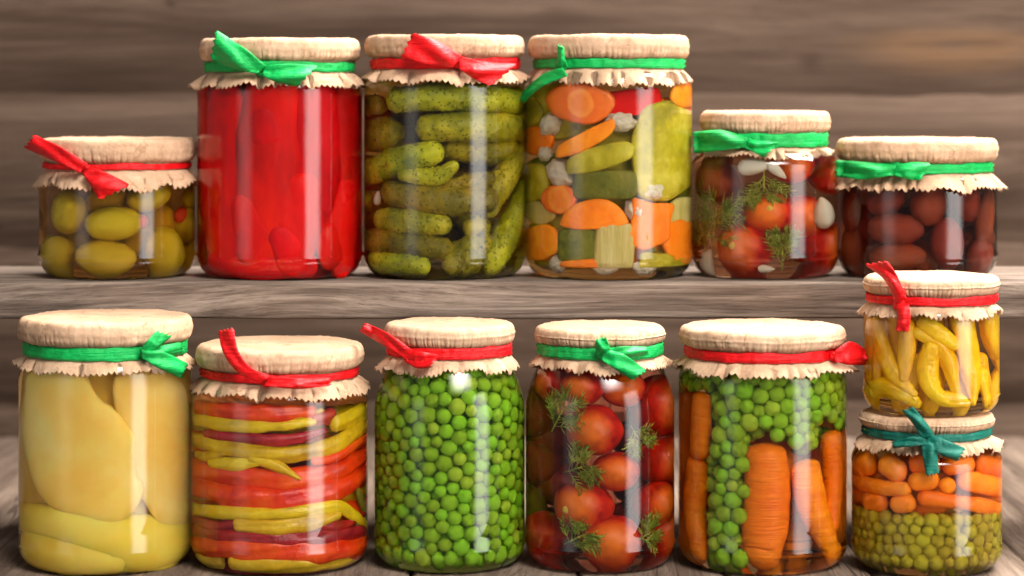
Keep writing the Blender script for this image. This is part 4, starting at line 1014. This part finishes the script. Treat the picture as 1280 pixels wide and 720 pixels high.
# ---- carrots and peas
J = JARS['carrots_and_peas']; G = 'carrots in the carrot and pea jar'
CR = [
 ([(957, 566, 24), (958, 610, 27), (956, 660, 26), (953, 692, 22)], 0, 'thick orange carrot standing in the middle of the carrot and pea jar'),
 ([(1003, 584, 19), (1010, 625, 20), (1024, 665, 17), (1036, 694, 12)], 0, 'tapering carrot leaning right in the carrot and pea jar'),
 ([(1030, 545, 16), (1031, 600, 18), (1030, 655, 15)], .0035, 'carrot standing against the right wall of its jar'),
 ([(882, 497, 14), (882, 530, 16), (880, 562, 15)], .0, 'short carrot at the upper left wall of its jar'),
 ([(878, 580, 17), (876, 640, 19), (880, 692, 13)], .0, 'carrot at the lower left wall below the short one'),
 ([(985, 690, 14), (990, 640, 18), (990, 600, 18)], .03, 'carrot deep inside the jar, seen dark in the gap between two front carrots')]
for pts_, ins, lab in CR:
    tube(J, 'carrot', lab, 'carrot', M['whole_carrot'], pts_, .9, ins, 44, 28, .05, 110, .0, group=G, cap=.55, cap_end=.8)
for a in (885, 925, 965, 1005, 1030):
    tube(J, 'carrot', 'carrot deep inside the carrot and pea jar, hidden behind the front ones', 'carrot', M['carrot'], [(a, 500, 20), (a, 590, 24), (a, 690, 18)], .9, .036, 24, 20, .05, 110, group='hidden carrots')
r = .0050
pts, dw = pack(J, r, .0104, J.z(462), 680, 5, th=1.9, layers=1.8)
def seg_d(p, a, b):
    a, b, p = Vector(a), Vector(b), Vector(p); t = max(0, min(1, (p - a).dot(b - a) / (b - a).length_squared)); return (p - a - (b - a) * t).length
front, back = [], []
for p, d in zip(pts, dw):
    X, Y = project(p)
    hit = False
    for pts_, ins, lab in CR[:5]:
        for a, b in zip(pts_, pts_[1:]):
            if seg_d((X, Y), a[:2], b[:2]) < (a[2] + b[2]) / 2: hit = True
        a = pts_[0]
    ok = Y < 560 or (876 < X < 936) or (Y > 706 and X > 965)
    if Y > 545 and X > 1018: ok = False
    if X < 884 and Y > 486: ok = False
    if hit or not ok or Y < 448: continue
    (front if d < r * .9 else back).append(p)
peas(J, 'green_pea', M['pea'], front, r, 'bright green pea packed around the carrots in the carrot and pea jar', 'pea', 'peas in the carrot and pea jar')
pea_mass('packed_green_peas', M['pea'], back, r)
# ---- olive green peas under baby carrots
J = JARS['olive_peas']; r = .0043; G = 'baby carrots in the stacked lower jar'
pts, dw = pack(J, r, .0102, J.z(637), 250, 9, th=1.8, layers=1.9)
front = [p for p, d in zip(pts, dw) if d < r * .9]; back = [p for p, d in zip(pts, dw) if d >= r * .9]
peas(J, 'olive_green_pea', M['olive_pea'], front, r, 'dull olive green pea in the jar at the bottom of the stack', 'pea', 'olive green peas in the bottom jar of the stack')
pea_mass('packed_olive_green_peas', M['olive_pea'], back, r)
for pts_, ins, lab in [
 ([(1074, 584, 12), (1092, 580, 14)], 0, 'baby carrot at the upper left wall of the bottom stacked jar'),
 ([(1112, 582, 13), (1124, 590, 13)], 0, 'baby carrot second from the left under the skirt of the bottom stacked jar'),
 ([(1072, 599, 9), (1100, 608, 10), (1132, 611, 9)], 0, 'long baby carrot slanting across the left of the bottom stacked jar'),
 ([(1146, 602, 11), (1162, 599, 12)], 0, 'stubby baby carrot under the dark green ribbon tail'),
 ([(1182, 607, 10), (1184, 606, 10)], 0, 'round baby carrot end facing outward at the middle right'),
 ([(1092, 627, 12), (1104, 627, 13)], 0, 'short baby carrot resting on the peas at the left'),
 ([(1124, 630, 11), (1135, 628, 12)], 0, 'short baby carrot resting on the peas near the middle'),
 ([(1156, 622, 10), (1190, 626, 9)], 0, 'smooth baby carrot lying flat on the peas at the middle right'),
 ([(1200, 627, 8), (1225, 632, 10), (1242, 637, 8)], 0, 'slim baby carrot resting on the peas at the right wall'),
 ([(1204, 600, 12), (1225, 604, 14), (1243, 610, 12)], 0, 'thick baby carrot at the right wall of the bottom stacked jar'),
 ([(1222, 582, 11), (1240, 586, 11)], .001, 'baby carrot under the skirt at the right of the bottom stacked jar'),
 ([(1186, 582, 11), (1206, 580, 11)], .001, 'baby carrot under the skirt at the middle right of the bottom stacked jar'),
 ([(1148, 580, 12), (1164, 582, 12)], .003, 'baby carrot hidden by the dark green ribbon tail'),
 ([(1172, 630, 11), (1150, 634, 11)], .010, 'baby carrot half hidden behind the smooth flat one')]:
    tube(J, 'baby_carrot', lab, 'carrot', M['carrot'], pts_, .9, ins, 20, 22, .05, 140, group=G, cap=.9)
for a, py in [(1090, 590), (1150, 590), (1215, 590), (1100, 615), (1160, 615), (1220, 618)]:
    tube(J, 'baby_carrot', 'baby carrot deep inside the bottom stacked jar, hidden behind the front ones', 'carrot', M['carrot'], [(a - 22, py, 15), (a + 22, py + 4, 15)], .9, .016, 16, 18, .05, 140, group='hidden baby carrots in the stacked lower jar')
# ---- yellow chilies
J = JARS['yellow_chilies']; G = 'yellow chilies in the small stacked jar'
for pts_, ins, lab in [
 ([(1086, 396, 8), (1085, 435, 9), (1090, 476, 5)], .001, 'yellow chili upright at the left wall of the small stacked jar'),
 ([(1100, 398, 10), (1110, 440, 12), (1124, 472, 11), (1143, 492, 5)], 0, 'long yellow chili slanting from upper left to lower middle'),
 ([(1136, 408, 10), (1135, 440, 11), (1131, 472, 6)], 0, 'yellow chili hanging straight under the red ribbon tail'),
 ([(1156, 404, 9), (1174, 418, 11), (1192, 430, 7)], 0, 'short yellow chili slanting at the upper middle right'),
 ([(1148, 416, 7), (1170, 428, 9), (1184, 450, 10), (1194, 494, 5)], .001, 'curved yellow chili running from the middle to the bottom right'),
 ([(1163, 436, 10), (1159, 465, 12), (1166, 488, 10), (1182, 500, 6)], 0, 'yellow chili bent at the lower middle of the small stacked jar'),
 ([(1200, 402, 13), (1206, 440, 14), (1212, 475, 11), (1215, 502, 4)], 0, 'wide yellow chili tapering to a point at the right'),
 ([(1228, 402, 15), (1232, 440, 15), (1238, 472, 9)], 0, 'broad yellow chili at the right wall of the small stacked jar'),
 ([(1090, 486, 8), (1114, 483, 11), (1146, 503, 6)], 0, 'yellow chili lying on the bottom left of its jar'),
 ([(1172, 496, 8), (1190, 498, 9), (1206, 503, 5)], 0, 'yellow chili lying on the bottom right of its jar'),
 ([(1222, 468, 9), (1228, 500, 6)], .002, 'small yellow chili tip at the lower right wall'),
 ([(1104, 440, 9), (1102, 474, 8)], .004, 'shaded yellow chili between the two left chilies'),
 ([(1150, 450, 9), (1144, 480, 8)], .008, 'shaded yellow chili in the gap at the middle'),
 ([(1215, 450, 10), (1220, 480, 9)], .010, 'shaded yellow chili between the two right chilies')]:
    tube(J, 'yellow_chili', lab, 'chili', M['chili'], [(x, y, r * 1.10) for x, y, r in pts_], .85, ins, 38, 24, .13, 120, group=G, dent=.14)
for a in (1100, 1130, 1162, 1196, 1226):
    tube(J, 'yellow_chili', 'yellow chili deep inside the small stacked jar, hidden behind the front ones', 'chili', M['chili'], [(a, 394, 15), (a + 4, 450, 16), (a, 500, 12)], .85, .009, 24, 18, .08, 130, group='hidden yellow chilies')

# ================================================================== LIGHT, CAMERA
def area(name, loc, target, sx, sy, watts, col=(1, 1, 1)):
    l = bpy.data.lights.new(name, 'AREA'); l.shape = 'RECTANGLE'; l.size = sx; l.size_y = sy; l.energy = watts; l.color = col
    o = bpy.data.objects.new(name, l); COL.objects.link(o); o.location = loc
    d = Vector(target) - Vector(loc); o.rotation_euler = d.to_track_quat('-Z', 'Y').to_euler(); return o
def soften(o, ex, ey):
    """softbox falloff: light fading towards the edges of the lamp"""
    l = o.data; l.use_nodes = True; nt = l.node_tree; em = nt.nodes['Emission']
    g = nt.nodes.new('ShaderNodeNewGeometry'); sp = nt.nodes.new('ShaderNodeSeparateXYZ'); nt.links.new(g.outputs['Parametric'], sp.inputs[0])
    out = None
    for i, e in ((0, ex), (1, ey)):
        d = math_n(nt, 'MINIMUM', sp.outputs[i], math_n(nt, 'SUBTRACT', 1.0, sp.outputs[i]))
        m = nt.nodes.new('ShaderNodeMapRange'); m.interpolation_type = 'SMOOTHSTEP'; nt.links.new(d, m.inputs[0]); m.inputs[1].default_value = 0; m.inputs[2].default_value = e
        out = m.outputs[0] if out is None else math_n(nt, 'MULTIPLY', out, m.outputs[0])
    nt.links.new(out, em.inputs['Strength'])
KX, KY = 2.15, -1.75
soften(area('window_light', (KX, KY, .36), (0, 0, .2), 1.55, 2.2, 82, (1, .97, .93)), .32, .10)
soften(area('side_light', (-2.1, -1.9, .35), (0, 0, .15), 1.6, 2.0, 13, (1, .97, .94)), .45, .3)
area('overhead_light', (.65, .52, 1.4), (.2, .09, .15), 1.6, .7, 135, (1, .96, .91))
soften(area('high_front_light', (.7, -1.7, 1.8), (0, .05, .1), 1.8, 1.4, 360, (1, .955, .90)), .5, .5)  # unseen softbox added as main light, set high to stay out of jar-wall reflections
w = bpy.data.worlds.new('World'); S.world = w; w.use_nodes = True
bg = w.node_tree.nodes['Background']; bg.inputs[0].default_value = (1, .96, .92, 1); bg.inputs[1].default_value = .17
cam = bpy.data.cameras.new('camera'); co = bpy.data.objects.new('camera', cam); COL.objects.link(co); S.camera = co
co.location = (0, CAMY, ZC); co.rotation_euler = (PI / 2, 0, 0)
cam.sensor_width = 36; cam.lens = F / 1280 * 36; cam.shift_y = -(360 - HY) / 1280; cam.clip_start = .05; cam.clip_end = 50
cam.dof.use_dof = True; cam.dof.focus_distance = 1.50; cam.dof.aperture_fstop = (cam.lens / 1000) / .017
S.view_settings.view_transform = 'Standard'; S.view_settings.look = 'None'; S.view_settings.exposure = 0.30; S.view_settings.gamma = 1
S.cycles.transparent_max_bounces = 40; S.cycles.max_bounces = 10; S.cycles.volume_bounces = 0
S.cycles.use_denoising = True
S.cycles.sample_clamp_indirect = 4.0
